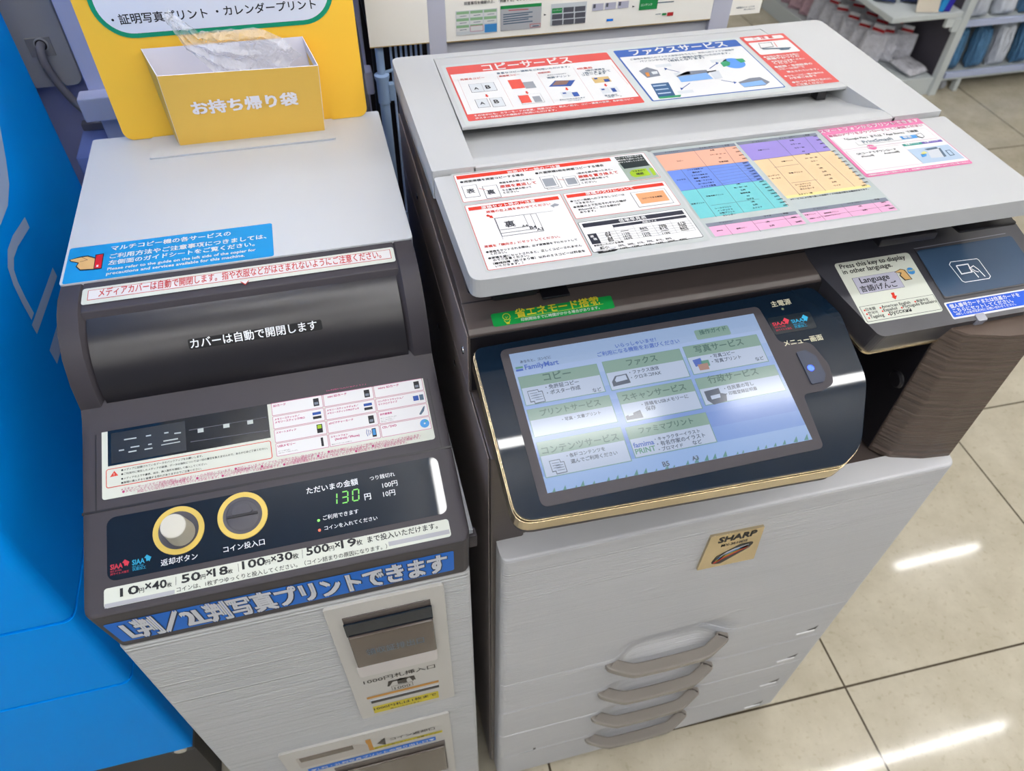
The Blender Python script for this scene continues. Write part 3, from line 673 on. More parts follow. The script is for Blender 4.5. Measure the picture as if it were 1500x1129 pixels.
  ('P','icebl',4,[(288.8,400.6),(306.1,400.6),(306.1,397.9),(288.9,397.8)]),
  ('P','greeng',4,[(286.8,391.4),(316.4,391.1),(313.1,385.8),(286.0,386.6)]),
  ('P','hgrey',3,[(329.7,439.2),(349.7,449.4),(375.8,448.0),(375.0,438.1),(331.2,431.5)]),
  ('P','skyb2',4,[(330.9,436.5),(372.3,440.2),(373.9,422.5),(352.2,422.2),(329.6,422.1)]),
  ('P','pwhite',4,[(376.2,440.9),(390.6,442.9),(387.0,422.2),(375.7,421.2)]),
  ('P','ink',4,[(374.1,443.3),(387.6,444.5),(387.0,441.6),(374.0,439.8)]),
  ('P','hgrey',3,[(401.4,407.0),(420.9,414.6),(435.5,414.5),(441.9,399.4),(431.3,392.0),(402.7,392.4)]),
  ('P','skyb2',4,[(401.9,403.0),(433.6,406.0),(434.4,394.2),(403.1,393.2)]),
  ('C','globe',3,420.1,458.3,15,0),
  ('P','greeng',4,[(402.4,463.0),(412.1,467.8),(416.2,461.7),(411.7,453.8),(401.6,450.8)]),
  ('P','greeng',4,[(427.0,470.0),(437.8,468.8),(437.9,459.8),(429.6,457.3),(428.1,464.5)]),
  ('L','navyb',4,1.2,[(381.1,450.0),(397.9,462.9)]),
  ('P','navyb',5,[(396.9,466.2),(400.6,463.4),(395.4,458.7)]),
  ('L','navyb',4,1.2,[(339.5,417.6),(323.2,405.4)]),
  ('P','navyb',5,[(322.2,408.5),(325.7,405.8),(321.1,401.6)]),
  ('L','navyb',4,1.2,[(338.5,448.8),(324.4,461.3)]),
  ('P','navyb',5,[(323.4,464.6),(327.1,461.8),(322.3,457.2)]),
  ('L','navyb',4,1.2,[(382.1,416.9),(396.6,407.0)]),
  ('P','navyb',5,[(395.7,410.1),(399.2,407.4),(394.3,403.2)]),
  ('P','icew',3,[(314.3,475.2),(336.4,475.7),(335.5,467.6),(314.0,467.0)]),
  ('P','icew',3,[(392.3,473.5),(415.1,474.1),(413.7,465.9),(391.5,465.3)]),
  ('P','icew',3,[(314.7,400.7),(335.7,400.9),(334.9,393.6),(314.4,393.3)]),
  ('P','icew',3,[(329.8,448.1),(351.7,448.5),(350.7,440.7),(329.4,440.2)]),
 ]),
 'caution_sticker': ('deck', [
  ('R','redc',0,463.4,381.9,531.5,532.5,2),
  ('R','white',1,467.8,518.0,526.2,528.1,3),
  ('T','redc',4,'ご 注 意',480.1,511.0,520.6,0,0.01),
  ('R','white',1,467.0,474.2,527.0,512.2,3),
  ('P','line',3,[(480.6,508.2),(500.3,508.1),(496.7,493.7),(476.4,492.3)]),
  ('P','white',4,[(481.0,507.0),(498.8,506.7),(496.3,494.9),(477.6,493.7)]),
  ('P','steel',5,[(477.6,492.0),(519.5,487.3),(516.4,484.0),(477.2,488.8)]),
  ('L','redc',6,1,[(503.3,506.4),(500.6,491.2)]),
  ('P','steel',4,[(500.3,485.7),(516.0,485.8),(513.9,481.8),(500.8,481.7)]),
  ('T','white',4,'●お持ち帰りになる前に',467.2,519.0,464.6,0,0.015),
  ('T','white',4,'原稿やおつりの',468.8,516.5,457.8,0,0.015),
  ('T','white',4,'お忘れにご注意ください',471.3,520.1,450.4,0,0.015),
  ('T','white',4,'ください。',471.8,503.7,444.0,0,0.015),
  ('T','white',4,'●紙幣・有価証券の',467.8,522.4,434.0,0,0.015),
  ('T','white',4,'コピーは法律で',469.4,507.2,427.4,0,0.015),
  ('T','white',4,'禁止されています。',477.0,522.3,418.2,0,0.015),
  ('T','white',4,'●カラーコピー機の操作は',467.6,523.7,407.7,0,0.015),
  ('T','white',4,'お客様ご自身で',471.4,509.8,401.0,0,0.015),
  ('T','white',4,'●おつりの取り忘れに',469.0,524.4,389.7,0,0.015),
  ('T','white',4,'ご注意ください',471.1,509.1,382.6,0,0.015),
 ]),
 'guide_sticker': ('cointop', [
  ('R','cyan',0,-412.3,286.2,-195.3,349.1,3),
  ('T','white',4,'マルチコピー機の各サービスの',-368.4,-241.2,335.2,0,0.03),
  ('T','white',4,'ご利用方法やご注意事項につきましては、',-368.5,-202.3,320.8,0,0.03),
  ('T','white',4,'左側面のガイドシートをご覧ください。',-368.7,-215.4,309.4,0,0.03),
  ('T','white',4,'Please refer to the guide on the left side of the copier for',-368.9,-214.6,299.5,0,0.03),
  ('T','white',4,'precautions and services available for this machine.',-369.1,-226.5,291.6,0,0.03),
  ('P','ink',2,[(-410.6,328.0),(-398.2,331.7),(-391.6,331.5),(-382.6,325.5),(-382.1,304.2),(-396.9,305.7),(-402.2,313.9),(-400.8,319.9),(-408.7,324.3)]),
  ('P','skin',3,[(-409.1,327.3),(-397.9,329.7),(-392.0,329.6),(-383.3,323.7),(-383.1,306.0),(-396.5,307.5),(-401.2,314.3),(-399.4,320.3),(-408.0,325.1)]),
  ('P','ink',4,[(-384.0,331.1),(-375.2,331.4),(-374.8,304.1),(-383.3,304.5)]),
  ('P','red2',5,[(-383.0,329.5),(-376.0,329.9),(-375.7,305.6),(-382.5,305.9)]),
  ('P','white',6,[(-380.7,311.5),(-378.7,311.4),(-378.7,307.8),(-380.7,308.0)]),
  ('L','ink',4,0.5,[(-397.9,329.7),(-391.2,323.2),(-398.8,321.4)]),
 ]),
 'cover_warning_sticker': ('capbar', [
  ('R','sheetw',0,-391.5,-32.2,-65.8,-8.8,3),
  ('R','redl',1,-385.9,-26.6,-69.7,-12.1,0),
  ('R','sheetp',2,-385.2,-25.9,-70.4,-12.8,0),
  ('T','redl',4,'メディアカバーは自動で開閉します。指や衣服などがはさまれないようにご注意ください。',-375.0,-80.6,-23.2,11.5,0.01),
  ('P','redl',3,[(-232.9,-30.6),(-227.5,-36.6),(-223.1,-30.3)]),
  ('P','sheetp',4,[(-232.1,-29.9),(-227.4,-35.0),(-223.8,-29.6)]),
 ]),
 'roller_sticker': ('roller', [
  ('R','black',0,-293.0,-4.1,-155.9,6.8,2),
  ('T','pale',2,'カバーは自動で開閉します',-291.0,-161.4,-2.3,0,0.015),
 ]),
 'media_sheet': ('console', [
  ('R','sheetw',0,-395.4,-70.5,-58.3,16.1,3),
  ('R','blackg',1,-389.6,-35.3,-228.1,4.3,0),
  ('R','blackm',2,-386.3,-33.1,-312.9,0.9,0),
  ('L','iceg',4,1.4,[(-373.5,-8.8),(-361.4,-9.0)]),
  ('L','iceg',4,1.4,[(-352.1,-8.9),(-347.0,-8.9)]),
  ('L','iceg',4,1.4,[(-334.0,-9.1),(-329.7,-9.2)]),
  ('L','iceg',4,1.4,[(-324.0,-11.5),(-317.4,-11.8)]),
  ('L','iceg',4,1.4,[(-367.3,-18.7),(-358.8,-18.8)]),
  ('L','iceg',4,1.4,[(-378.7,-20.0),(-373.7,-20.1)]),
  ('L','iceg',4,1.4,[(-369.5,-23.5),(-361.7,-23.4)]),
  ('L','iceg',4,1.4,[(-353.9,-23.7),(-346.1,-23.6)]),
  ('L','iceg',4,1.4,[(-335.1,-18.1),(-320.7,-18.1)]),
  ('L','iceg',4,1.0,[(-337.4,-22.1),(-318.7,-21.9)]),
  ('L','iceg',4,1.4,[(-350.2,-18.9),(-346.6,-18.9)]),
  ('L','iceg',4,4.5,[(-300.7,-13.2),(-294.8,-13.2)]),
  ('L','iceg',4,4.5,[(-274.8,-12.9),(-268.4,-13.0)]),
  ('L','iceg',4,4.5,[(-250.2,-13.5),(-244.2,-13.5)]),
  ('L','hgrey2',3,0.8,[(-309.4,-10.7),(-230.4,-10.9)]),
  ('L','hgrey2',3,0.8,[(-308.6,-24.2),(-229.6,-26.5)]),
  ('R','redo',1,-391.6,-58.9,-228.3,-38.3,2.5),
  ('R','sheetw',2,-390.8,-58.1,-229.1,-39.1,1.7),
  ('P','redo',3,[(-387.8,-47.4),(-383.5,-41.3),(-379.8,-47.1)]),
  ('T','white',4,'!',-384.5,-383.1,-46.2,0,0.03),
  ('T','ink',3,'●メディアに記録されているデータのバックアップをお願いします。',-376.9,-297.4,-43.1,0,0.012),
  ('T','ink',3,'●ご利用中に発生したメディアの破損、データの消失については一切の責任を負えませんので、あらかじめご了承ください。',-377.0,-232.4,-47.5,0,0.012),
  ('T','ink',3,'●メディアの上下や裏表、向き、挿入箇所を確認して挿入してください。',-377.1,-293.6,-52.5,0,0.012),
  ('T','ink',3,'●無理に挿入すると破損する恐れがありますのでご注意ください。',-377.2,-299.3,-56.8,0,0.012),
  ('T','magenta',3,'※スキャンサービスでご利用の際は、USBメモリーのみ対応しています。●対応しているメディアでもご利用できない場合があります。●端末の機種によってはご利用いただけないサービスがあります。',-392.0,-58.4,-64.2,0,0),
  ('T','magenta',3,'●メモリースティックは各社の登録商標です。●コンパクトフラッシュは登録商標です。●スマートメディアは登録商標です。●マイクロドライブは登録商標です。●記載の会社名は各社の商標です。',-392.0,-58.9,-66.8,0,0),
  ('T','magenta',3,'対応していないケーブルレスのデバイスがあります。●xDピクチャーカードは登録商標です。●赤外線通信機能付きの端末をご利用ください。●読み取りできない場合があります。',-392.1,-59.4,-69.3,0,0),
  ('T','magenta',3,'［ご利用いただけるメディア］',-171.7,-114.0,7.7,0,0.02),
  ('R','mline',1,-224.1,-10.8,-169.8,4.2,1.2),
  ('R','white',2,-223.5,-10.2,-170.4,3.6,0.8),
  ('T','magenta',3,'SDカード',-222.0,-209.0,-0.6,0,0.05),
  ('R','ink',3,-179.9,-7.9,-173.9,1.3,0.5),
  ('R','hgrey',4,-178.9,-6.3,-174.9,-3.3,0.2),
  ('R','mline',1,-169.0,-10.8,-114.8,4.2,1.2),
  ('R','white',2,-168.4,-10.2,-115.4,3.6,0.8),
  ('T','magenta',3,'mini SDカード',-166.9,-140.9,-0.6,0,0.05),
  ('R','ink',3,-124.9,-7.9,-118.9,1.3,0.5),
  ('R','hgrey',4,-123.9,-6.3,-119.9,-3.3,0.2),
  ('R','mline',1,-114.0,-10.8,-59.7,4.2,1.2),
  ('R','white',2,-113.4,-10.2,-60.3,3.6,0.8),
  ('T','magenta',3,'micro SDカード',-111.9,-83.3,-0.6,0,0.05),
  ('R','ink',3,-69.8,-7.9,-63.8,1.3,0.5),
  ('R','hgrey',4,-68.8,-6.3,-64.8,-3.3,0.2),
  ('R','mline',1,-224.1,-26.5,-169.8,-11.6,1.2),
  ('R','white',2,-223.5,-25.9,-170.4,-12.2,0.8),
  ('T','magenta',3,'メモリースティック／',-222.0,-196.0,-16.4,0,0.05),
  ('T','magenta',3,'メモリースティックPRO',-222.0,-190.8,-20.0,0,0.05),
  ('R','navyb',3,-182.4,-18.2,-173.4,-15.0,0.4),
  ('R','ink',3,-182.4,-23.0,-173.4,-19.8,0.4),
  ('R','mline',1,-169.0,-26.5,-114.8,-11.6,1.2),
  ('R','white',2,-168.4,-25.9,-115.4,-12.2,0.8),
  ('T','magenta',3,'メモリースティックデュオ／',-166.9,-133.1,-16.4,0,0.05),
  ('T','magenta',3,'メモリースティックPROデュオ',-166.9,-132.8,-20.0,0,0.05),
  ('R','navyb',3,-127.4,-18.2,-118.4,-15.0,0.4),
  ('R','ink',3,-127.4,-23.0,-118.4,-19.8,0.4),
  ('R','mline',1,-114.0,-26.5,-59.7,-11.6,1.2),
  ('R','white',2,-113.4,-25.9,-60.3,-12.2,0.8),
  ('T','magenta',3,'コンパクトフラッシュ／',-111.9,-83.3,-16.4,0,0.05),
  ('T','magenta',3,'マイクロドライブ',-111.9,-91.1,-20.0,0,0.05),
  ('R','navyb',3,-73.3,-22.0,-67.3,-16.0,0.4),
  ('R','steel',3,-66.3,-22.4,-61.8,-15.6,0.4),
  ('R','mline',1,-224.1,-42.3,-169.8,-27.3,1.2),
  ('R','white',2,-223.5,-41.7,-170.4,-27.9,0.8),
  ('T','magenta',3,'スマートメディア',-222.0,-201.2,-32.1,0,0.05),
  ('R','ink',3,-179.9,-39.8,-173.9,-29.8,0.4),
  ('R','lime',4,-179.1,-34.8,-174.8,-30.6,0.2),
  ('R','mline',1,-169.0,-42.3,-114.8,-27.3,1.2),
  ('R','white',2,-168.4,-41.7,-115.4,-27.9,0.8),
  ('T','magenta',3,'xDピクチャーカード',-166.9,-140.9,-32.1,0,0.05),
  ('R','ink',3,-124.9,-39.4,-118.9,-30.2,0.5),
  ('R','hgrey',4,-123.9,-37.8,-119.9,-34.8,0.2),
  ('R','mline',1,-114.0,-42.3,-59.7,-27.3,1.2),
  ('R','white',2,-113.4,-41.7,-60.3,-27.9,0.8),
  ('T','magenta',3,'赤外線通信',-111.9,-98.9,-32.1,0,0.05),
  ('P','steel',3,[(-70.3,-38.8),(-64.3,-30.8),(-62.3,-29.8),(-64.3,-35.8),(-68.3,-39.8)]),
  ('R','mline',1,-224.1,-58.0,-169.8,-43.1,1.2),
  ('R','white',2,-223.5,-57.4,-170.4,-43.7,0.8),
  ('T','magenta',3,'USBメモリー',-222.0,-203.8,-47.9,0,0.05),
  ('R','ink',3,-177.4,-55.5,-174.9,-45.5,0.5),
  ('R','mline',1,-169.0,-58.0,-114.8,-43.1,1.2),
  ('R','white',2,-168.4,-57.4,-115.4,-43.7,0.8),
  ('T','magenta',3,'スマートフォン',-166.9,-148.8,-47.9,0,0.05),
  ('T','magenta',3,'(Android／iPhone)',-166.9,-132.8,-51.5,0,0.05),
  ('R','ink',3,-123.4,-55.5,-118.9,-45.5,0.6),
  ('R','skyb',4,-122.7,-53.5,-119.6,-46.5,0.2),
  ('L','navyb',3,0.6,[(-125.4,-52.0),(-124.4,-49.5),(-125.4,-47.0)]),
  ('L','navyb',3,0.6,[(-126.9,-52.8),(-126.8,-49.5),(-126.9,-46.3)]),
  ('L','navyb',3,0.6,[(-128.4,-53.5),(-129.2,-49.5),(-128.4,-45.5)]),
  ('R','mline',1,-114.0,-58.0,-59.7,-43.1,1.2),
  ('R','white',2,-113.4,-57.4,-60.3,-43.7,0.8),
  ('T','magenta',3,'CD／DVD',-111.9,-96.3,-47.9,0,0.05),
  ('C','skyb',3,-66.3,-50.5,5,1),
  ('P','tealg',4,[(-66.3,-49.5),(-62.3,-48.0),(-64.3,-46.3)]),
  ('T','ink',3,'Aタイプの端子を持つ',-222.0,-209.5,-52.9,0,0),
  ('T','ink',3,'USBメモリーに対応しています。',-222.0,-202.0,-55.1,0,0),
  ('T','ink',3,'専用のアプリケーションが必要です。',-166.9,-145.4,-56.2,0,0),
  ('T','ink',3,'機種によってはご利用できない場合が',-111.9,-94.4,-36.2,0,0),
  ('T','ink',3,'あります。ご利用の際は端末をリーダー',-111.9,-96.4,-38.3,0,0),
  ('T','ink',3,'部にかざしてください。',-111.9,-98.4,-40.4,0,0),
 ]),
 'coin_panel_print': ('console', [
  ('T','pale',1,'返却ボタン',-342.6,-308.4,-148.4,0,0.005),
 ]),
 'coin_slot_print': ('console', [
  ('T','pale',1,'コイン投入口',-284.2,-244.7,-147.6,0,0.005),
 ]),
 'amount_print': ('console', [
  ('T','pale',1,'ただいまの金額',-198.6,-146.2,-104.3,0,0.01),
  ('T','pale',1,'つり銭切れ',-133.7,-107.5,-103.0,0,0.005),
  ('T','pale',1,'100円',-122.1,-106.4,-113.6,0,0.005),
  ('T','pale',1,'10円',-122.8,-110.4,-123.2,0,0.005),
  ('T','pale',1,'円',-141.9,-135.4,-122.5,0,0.02),
  ('T','pale',1,'ご利用できます',-185.9,-150.1,-135.0,0,0.005),
  ('T','pale',1,'コインを入れてください',-185.8,-132.5,-145.7,0,0.005),
 ]),
 'antivirus_mark': ('console', [
  ('T','siaar',1,'SIAA',-388.5,-377.5,-142.5,6,0.03),
  ('T','siaar',1,'ISO 21702',-388.5,-378.5,-145.2,0,0.0),
  ('T','siaar',1,'抗ウイルス加工',-388.5,-371.8,-148.0,0,0.0),
  ('P','siaar',1,[(-377.7,-137.7),(-375.3,-135.0),(-371.2,-138.1),(-373.1,-142.0),(-373.8,-140.8),(-375.7,-141.4),(-376.2,-138.4)]),
 ]),
 'antibacterial_mark': ('console', [
  ('T','siaac',1,'SIAA',-368.6,-357.5,-142.1,6,0.03),
  ('T','siaac',1,'ISO 21702',-368.6,-358.5,-144.8,0,0.0),
  ('T','siaac',1,'抗菌加工',-368.7,-356.3,-147.7,0,0.0),
  ('P','siaac',1,[(-357.6,-137.3),(-355.2,-134.5),(-351.1,-137.6),(-353.0,-141.6),(-353.7,-140.4),(-355.7,-141.0),(-356.1,-137.9)]),
 ]),
 'coin_limit_sticker': ('console', [
  ('R','sheetw',0,-394.6,-178.4,-62.2,-159.7,3),
  ('T','ink',2,'10',-380.0,-363.2,-170.1,9.5,0.045),
  ('T','ink',2,'円',-362.9,-358.6,-170.1,0,0.02),
  ('T','ink',2,'×',-357.6,-352.0,-169.8,0,0.02),
  ('T','ink',2,'40',-351.1,-338.1,-170.1,9.5,0.045),
  ('T','ink',2,'枚',-337.8,-333.4,-170.1,0,0.02),
  ('T','ink',2,'50',-324.3,-307.2,-169.3,9.5,0.045),
  ('T','ink',2,'円',-306.9,-302.5,-169.3,0,0.02),
  ('T','ink',2,'×',-301.5,-295.9,-169.0,0,0.02),
  ('T','ink',2,'18',-294.9,-281.6,-169.3,9.5,0.045),
  ('T','ink',2,'枚',-281.3,-276.9,-169.3,0,0.02),
  ('T','ink',2,'100',-267.7,-246.1,-168.1,9.5,0.045),
  ('T','ink',2,'円',-245.8,-241.3,-168.1,0,0.02),
  ('T','ink',2,'×',-240.2,-235.4,-167.8,0,0.02),
  ('T','ink',2,'30',-234.3,-219.7,-168.1,9.5,0.045),
  ('T','ink',2,'枚',-219.4,-213.8,-168.1,0,0.02),
  ('T','ink',2,'500',-206.0,-184.0,-167.6,9.5,0.045),
  ('T','ink',2,'円',-183.7,-179.0,-167.6,0,0.02),
  ('T','ink',2,'×',-177.9,-172.9,-167.2,0,0.02),
  ('T','ink',2,'19',-171.8,-157.0,-167.6,9.5,0.045),
  ('T','ink',2,'枚',-156.7,-150.9,-167.6,0,0.02),
  ('T','ink',2,'まで投入いただけます。',-145.6,-74.1,-167.1,0,0.02),
  ('L','line',1,0.4,[(-329.4,-162.0),(-329.8,-170.2)]),
  ('L','line',1,0.4,[(-271.5,-161.6),(-271.4,-169.8)]),
  ('L','line',1,0.4,[(-209.8,-160.6),(-210.3,-169.4)]),
  ('T','ink',2,'コインは、1枚ずつゆっくりと投入してください。（コイン詰まりの原因になります。）',-329.3,-127.5,-176.7,0,0.012),
  ('R','stripe',1,-394.1,-178.2,-331.2,-174.2,0),
  ('R','stripe',1,-125.7,-175.4,-63.3,-170.8,0),
 ]),
 'photo_print_banner': ('band', [
  ('R','blueb2',0,-403.6,12.4,-61.8,65.3,3),
  ('T','banknavy',2,'L判／2L判写真プリントできます',-391.5,-70.5,18.5,46,0.085),
  ('T','silver',3,'L判／2L判写真プリントできます',-391.5,-70.5,19.2,46,0.045),
 ]),
 'bill_slot_print': ('front', [
  ('T','brownink',1,'1000円札挿入口',-191.6,-97.1,692.2,0,0.01),
  ('P','brownink',1,[(-160.6,683.1),(-126.2,682.9),(-125.0,668.2),(-127.8,668.8),(-129.1,664.7),(-132.2,678.8),(-155.2,678.6),(-160.7,666.1),(-163.5,666.6)]),
  ('P','brownink',1,[(-149.2,680.8),(-145.2,685.6),(-134.5,679.0),(-137.3,674.7),(-136.4,665.5),(-149.2,667.5)]),
  ('R','brownink',1,-158.6,650.5,-129.8,664.3,0),
  ('R','plast',2,-158.0,651.1,-130.4,663.7,0),
  ('T','brownink',3,'1000',-155.0,-133.5,651.2,0,0.01),
  ('R','ochre',1,-193.9,639.4,-95.1,646.3,0),
 ]),
 'bill_limit_sticker': ('front', [
  ('R','yel',0,-190.2,583.2,-97.7,608.5,0),
  ('T','ink',1,'1000円札は1枚まで',-189.3,-100.9,594.9,0,0.02),
  ('T','ink',1,'投入いただけます。',-167.5,-123.0,585.2,0,0.01),
 ]),
 'coin_return_print': ('front', [
  ('T','brownink',1,'コイン返却口',-180.6,-111.1,457.4,0,0.01),
  ('P','brownink',1,[(-201.3,458.2),(-187.5,476.3),(-188.8,444.1)]),
  ('R','ochre',1,-216.2,434.5,-208.1,485.1,0),
 ]),
 'change_sticker': ('front', [
  ('R','yel',0,-211.6,434.1,-100.0,444.1,0),
  ('T','ink',1,'おつりの取り忘れにご注意ください',-206.8,-102.5,436.6,0,0.01),
 ]),
 'outlet_sticker': ('front', [
  ('R','blueb2',0,-312.1,405.5,-112.2,422.5,0),
  ('T','white',1,'▼L判・2L判写真プリントの取り出し口▼',-308.9,-113.9,408.2,0,0.02),
 ]),
 'screen': ('panel', [
  ('R','s_bg1',0,25.1,-164.6,297.5,-12.2,0),
  ('R','s_g0',1,25.1,-49.9,297.5,-33.5,0),
  ('R','s_g1',1,25.1,-66.3,297.5,-49.9,0),
  ('R','s_g2',1,25.1,-82.7,297.5,-66.3,0),
  ('R','s_g3',1,25.1,-99.1,297.5,-82.7,0),
  ('R','s_g4',1,25.1,-115.5,297.5,-99.1,0),
  ('R','s_g5',1,25.1,-131.8,297.5,-115.5,0),
  ('R','s_g6',1,25.1,-148.2,297.5,-131.8,0),
  ('R','s_g7',1,25.1,-164.6,297.5,-148.2,0),
  ('R','s_top',1,25.1,-33.5,297.5,-12.2,0),
  ('T','s_ink',4,'あなたと、コンビに',34.1,66.1,-24.7,0,0.01),
  ('T','s_blue',4,'FamilyMart',37.2,72.4,-33.0,0,0.03),
  ('R','s_green',4,27.8,-30.5,35.4,-28.4,0),
  ('R','s_blue',4,27.6,-33.5,35.0,-31.1,0),
  ('T','s_blue',4,'いらっしゃいませ！',135.8,180.5,-25.6,0,0.01),
  ('T','s_blue',4,'ご利用になる機能をお選びください',114.3,204.6,-32.1,0,0.01),
  ('R','s_hdr',2,224.3,-32.7,263.4,-20.9,2),
  ('T','s_hink',4,'操作ガイド',229.5,260.0,-26.8,0,0.0),
  ('R','s_edge',2,27.4,-73.1,110.4,-39.9,0.5),
  ('R','s_hdr',3,27.9,-53.3,109.9,-40.4,0),
  ('R','s_body',3,28.2,-72.3,109.6,-53.3,0),
  ('R','s_edge',2,27.0,-107.9,112.4,-77.1,0.5),
  ('R','s_hdr',3,27.5,-89.5,111.9,-77.6,0),
  ('R','s_body',3,27.8,-107.1,111.6,-89.5,0),
  ('R','s_edge',2,27.3,-150.1,112.9,-112.8,0.5),
  ('R','s_hdr',3,27.8,-127.8,112.4,-113.3,0),
  ('R','s_body',3,28.1,-149.3,112.1,-127.8,0),
  ('R','s_edge',2,116.1,-73.4,201.5,-39.0,0.5),
  ('R','s_hdr',3,116.6,-52.9,201.0,-39.5,0),
  ('R','s_body',3,116.9,-72.6,200.7,-52.9,0),
  ('R','s_edge',2,120.0,-110.6,201.0,-76.1,0.5),
  ('R','s_hdr',3,120.5,-90.0,200.5,-76.6,0),
  ('R','s_body',3,120.8,-109.8,200.2,-90.0,0),
  ('R','s_edge',2,116.8,-148.1,202.1,-114.8,0.5),
  ('R','s_hdr',3,117.3,-128.2,201.6,-115.3,0),
  ('R','s_body',3,117.6,-147.3,201.3,-128.2,0),
  ('R','s_edge',2,205.2,-72.2,290.3,-37.8,0.5),
  ('R','s_hdr',3,205.7,-51.7,289.8,-38.3,0),
  ('R','s_body',3,206.0,-71.4,289.5,-51.7,0),
  ('R','s_edge',2,204.5,-108.1,294.4,-76.6,0.5),
  ('R','s_hdr',3,205.0,-89.3,293.9,-77.1,0),
  ('R','s_body',3,205.3,-107.3,293.6,-89.3,0),
  ('T','s_hink',5,'コピー',52.5,81.3,-49.0,0,0.01),
  ('T','s_hink',5,'ファクス',141.2,174.1,-48.4,0,0.01),
  ('T','s_hink',5,'写真サービス',216.9,271.8,-47.2,0,0.01),
  ('T','s_hink',5,'プリントサービス',39.3,101.1,-86.2,0,0.01),
  ('T','s_hink',5,'スキャンサービス',124.3,192.0,-86.5,0,0.01),
  ('T','s_hink',5,'行政サービス',217.9,273.3,-84.2,0,0.01),
  ('T','s_hink',5,'コンテンツサービス',30.7,107.5,-125.8,0,0.01),
  ('T','s_hink',5,'ファミマプリント',129.4,186.2,-123.7,0,0.01),
  ('T','s_ink',5,'・免許証コピー',51.8,86.5,-58.6,0,0.01),
  ('T','s_ink',5,'・ポスター作成',51.6,86.2,-65.0,0,0.01),
  ('T','s_ink',5,'など',97.4,106.5,-71.0,0,0.01),
  ('T','s_ink',5,'・ファクス送信',140.4,172.2,-58.5,0,0.01),
  ('T','s_ink',5,'・クロネコFAX',140.3,172.5,-64.5,0,0.01),
  ('T','s_ink',5,'・写真コピー',230.6,257.9,-56.5,0,0.01),
  ('T','s_ink',5,'・写真プリント',229.8,262.7,-62.8,0,0.01),
  ('T','s_ink',5,'など',276.8,286.1,-68.7,0,0.01),
  ('T','s_ink',5,'・原稿をUSBメモリーに',141.2,190.9,-95.9,0,0.01),
  ('T','s_ink',5,'保存',143.6,154.3,-101.5,0,0.01),
  ('T','s_ink',5,'・写真・文書プリント',58.7,98.2,-95.8,0,0.01),
  ('T','s_ink',5,'・住民票の写し',230.9,263.2,-95.2,0,0.01),
  ('T','s_ink',5,'・印鑑登録証明書',230.5,264.7,-101.2,0,0.01),
  ('T','s_ink',5,'・各種コンテンツを',52.5,90.9,-134.0,0,0.01),
  ('T','s_ink',5,'選んでご利用ください',55.0,101.4,-140.4,0,0.01),
  ('T','s_ink',5,'・キャラクターイラスト',141.7,188.8,-134.6,0,0.01),
  ('T','s_ink',5,'・有名作家のイラスト',142.4,192.5,-140.2,0,0.01),
  ('T','s_ink',5,'・ブロマイド',142.1,167.1,-145.7,0,0.01),
  ('T','s_ink',5,'など',177.3,186.8,-145.9,0,0.01),
  ('T','s_blue',5,'famima',119.0,139.9,-137.4,0,0.03),
  ('T','s_green',5,'PRINT',119.0,139.5,-144.2,0,0.03),
  ('P','s_ink',5,[(32.7,-57.3),(43.9,-57.0),(44.4,-69.5),(33.1,-70.2)]),
  ('P','s_body',6,[(33.2,-58.0),(43.3,-57.8),(43.7,-68.7),(33.8,-69.2)]),
  ('L','s_ink',7,0.5,[(34.8,-60.7),(42.3,-60.5)]),
  ('L','s_ink',7,0.5,[(35.0,-63.4),(42.5,-63.2)]),
  ('L','s_ink',7,0.5,[(35.2,-66.0),(42.7,-65.9)]),
  ('P','s_ink',5,[(36.5,-59.7),(47.8,-59.4),(48.2,-71.9),(36.9,-72.6)]),
  ('P','s_body',6,[(37.1,-60.5),(47.1,-60.3),(47.5,-71.1),(37.6,-71.6)]),
  ('L','s_ink',7,0.5,[(38.6,-63.1),(46.1,-62.9)]),
  ('L','s_ink',7,0.5,[(38.8,-65.8),(46.3,-65.6)]),
  ('L','s_ink',7,0.5,[(39.0,-68.4),(46.5,-68.3)]),
  ('P','s_ink',5,[(34.6,-133.8),(45.3,-133.8),(45.7,-145.2),(35.0,-145.6)]),
  ('P','s_body',6,[(35.1,-134.5),(44.7,-134.5),(45.1,-144.4),(35.6,-144.7)]),
  ('L','s_ink',7,0.5,[(36.6,-136.9),(43.7,-136.9)]),
  ('L','s_ink',7,0.5,[(36.8,-139.4),(43.9,-139.4)]),
  ('L','s_ink',7,0.5,[(37.0,-141.8),(44.1,-141.8)]),
  ('P','s_ink',5,[(38.1,-136.8),(48.8,-136.8),(49.2,-148.1),(38.4,-148.5)]),
  ('P','s_body',6,[(38.6,-137.5),(48.2,-137.5),(48.5,-147.4),(39.1,-147.6)]),
  ('L','s_ink',7,0.5,[(40.1,-139.9),(47.2,-139.9)]),
  ('L','s_ink',7,0.5,[(40.2,-142.4),(47.4,-142.3)]),
  ('L','s_ink',7,0.5,[(40.4,-144.8),(47.6,-144.8)]),
  ('P','s_ink',5,[(119.7,-63.5),(124.6,-57.6),(137.2,-57.1),(138.4,-68.0),(119.5,-69.0)]),
  ('P','s_body',6,[(123.1,-62.4),(125.8,-58.7),(135.8,-58.2),(136.2,-63.8),(123.9,-64.8)]),
  ('P','s_blue',5,[(210.0,-55.3),(219.4,-54.1),(219.8,-61.6),(211.0,-63.5)]),
  ('P','s_green',5,[(218.0,-57.7),(227.0,-57.7),(226.7,-64.8),(218.2,-65.7)]),
  ('P','s_org',6,[(213.4,-61.3),(224.8,-61.2),(224.3,-68.7),(213.9,-68.4)]),
  ('P','s_ink',5,[(121.2,-103.2),(137.8,-99.2),(138.6,-108.0),(121.2,-107.7)]),
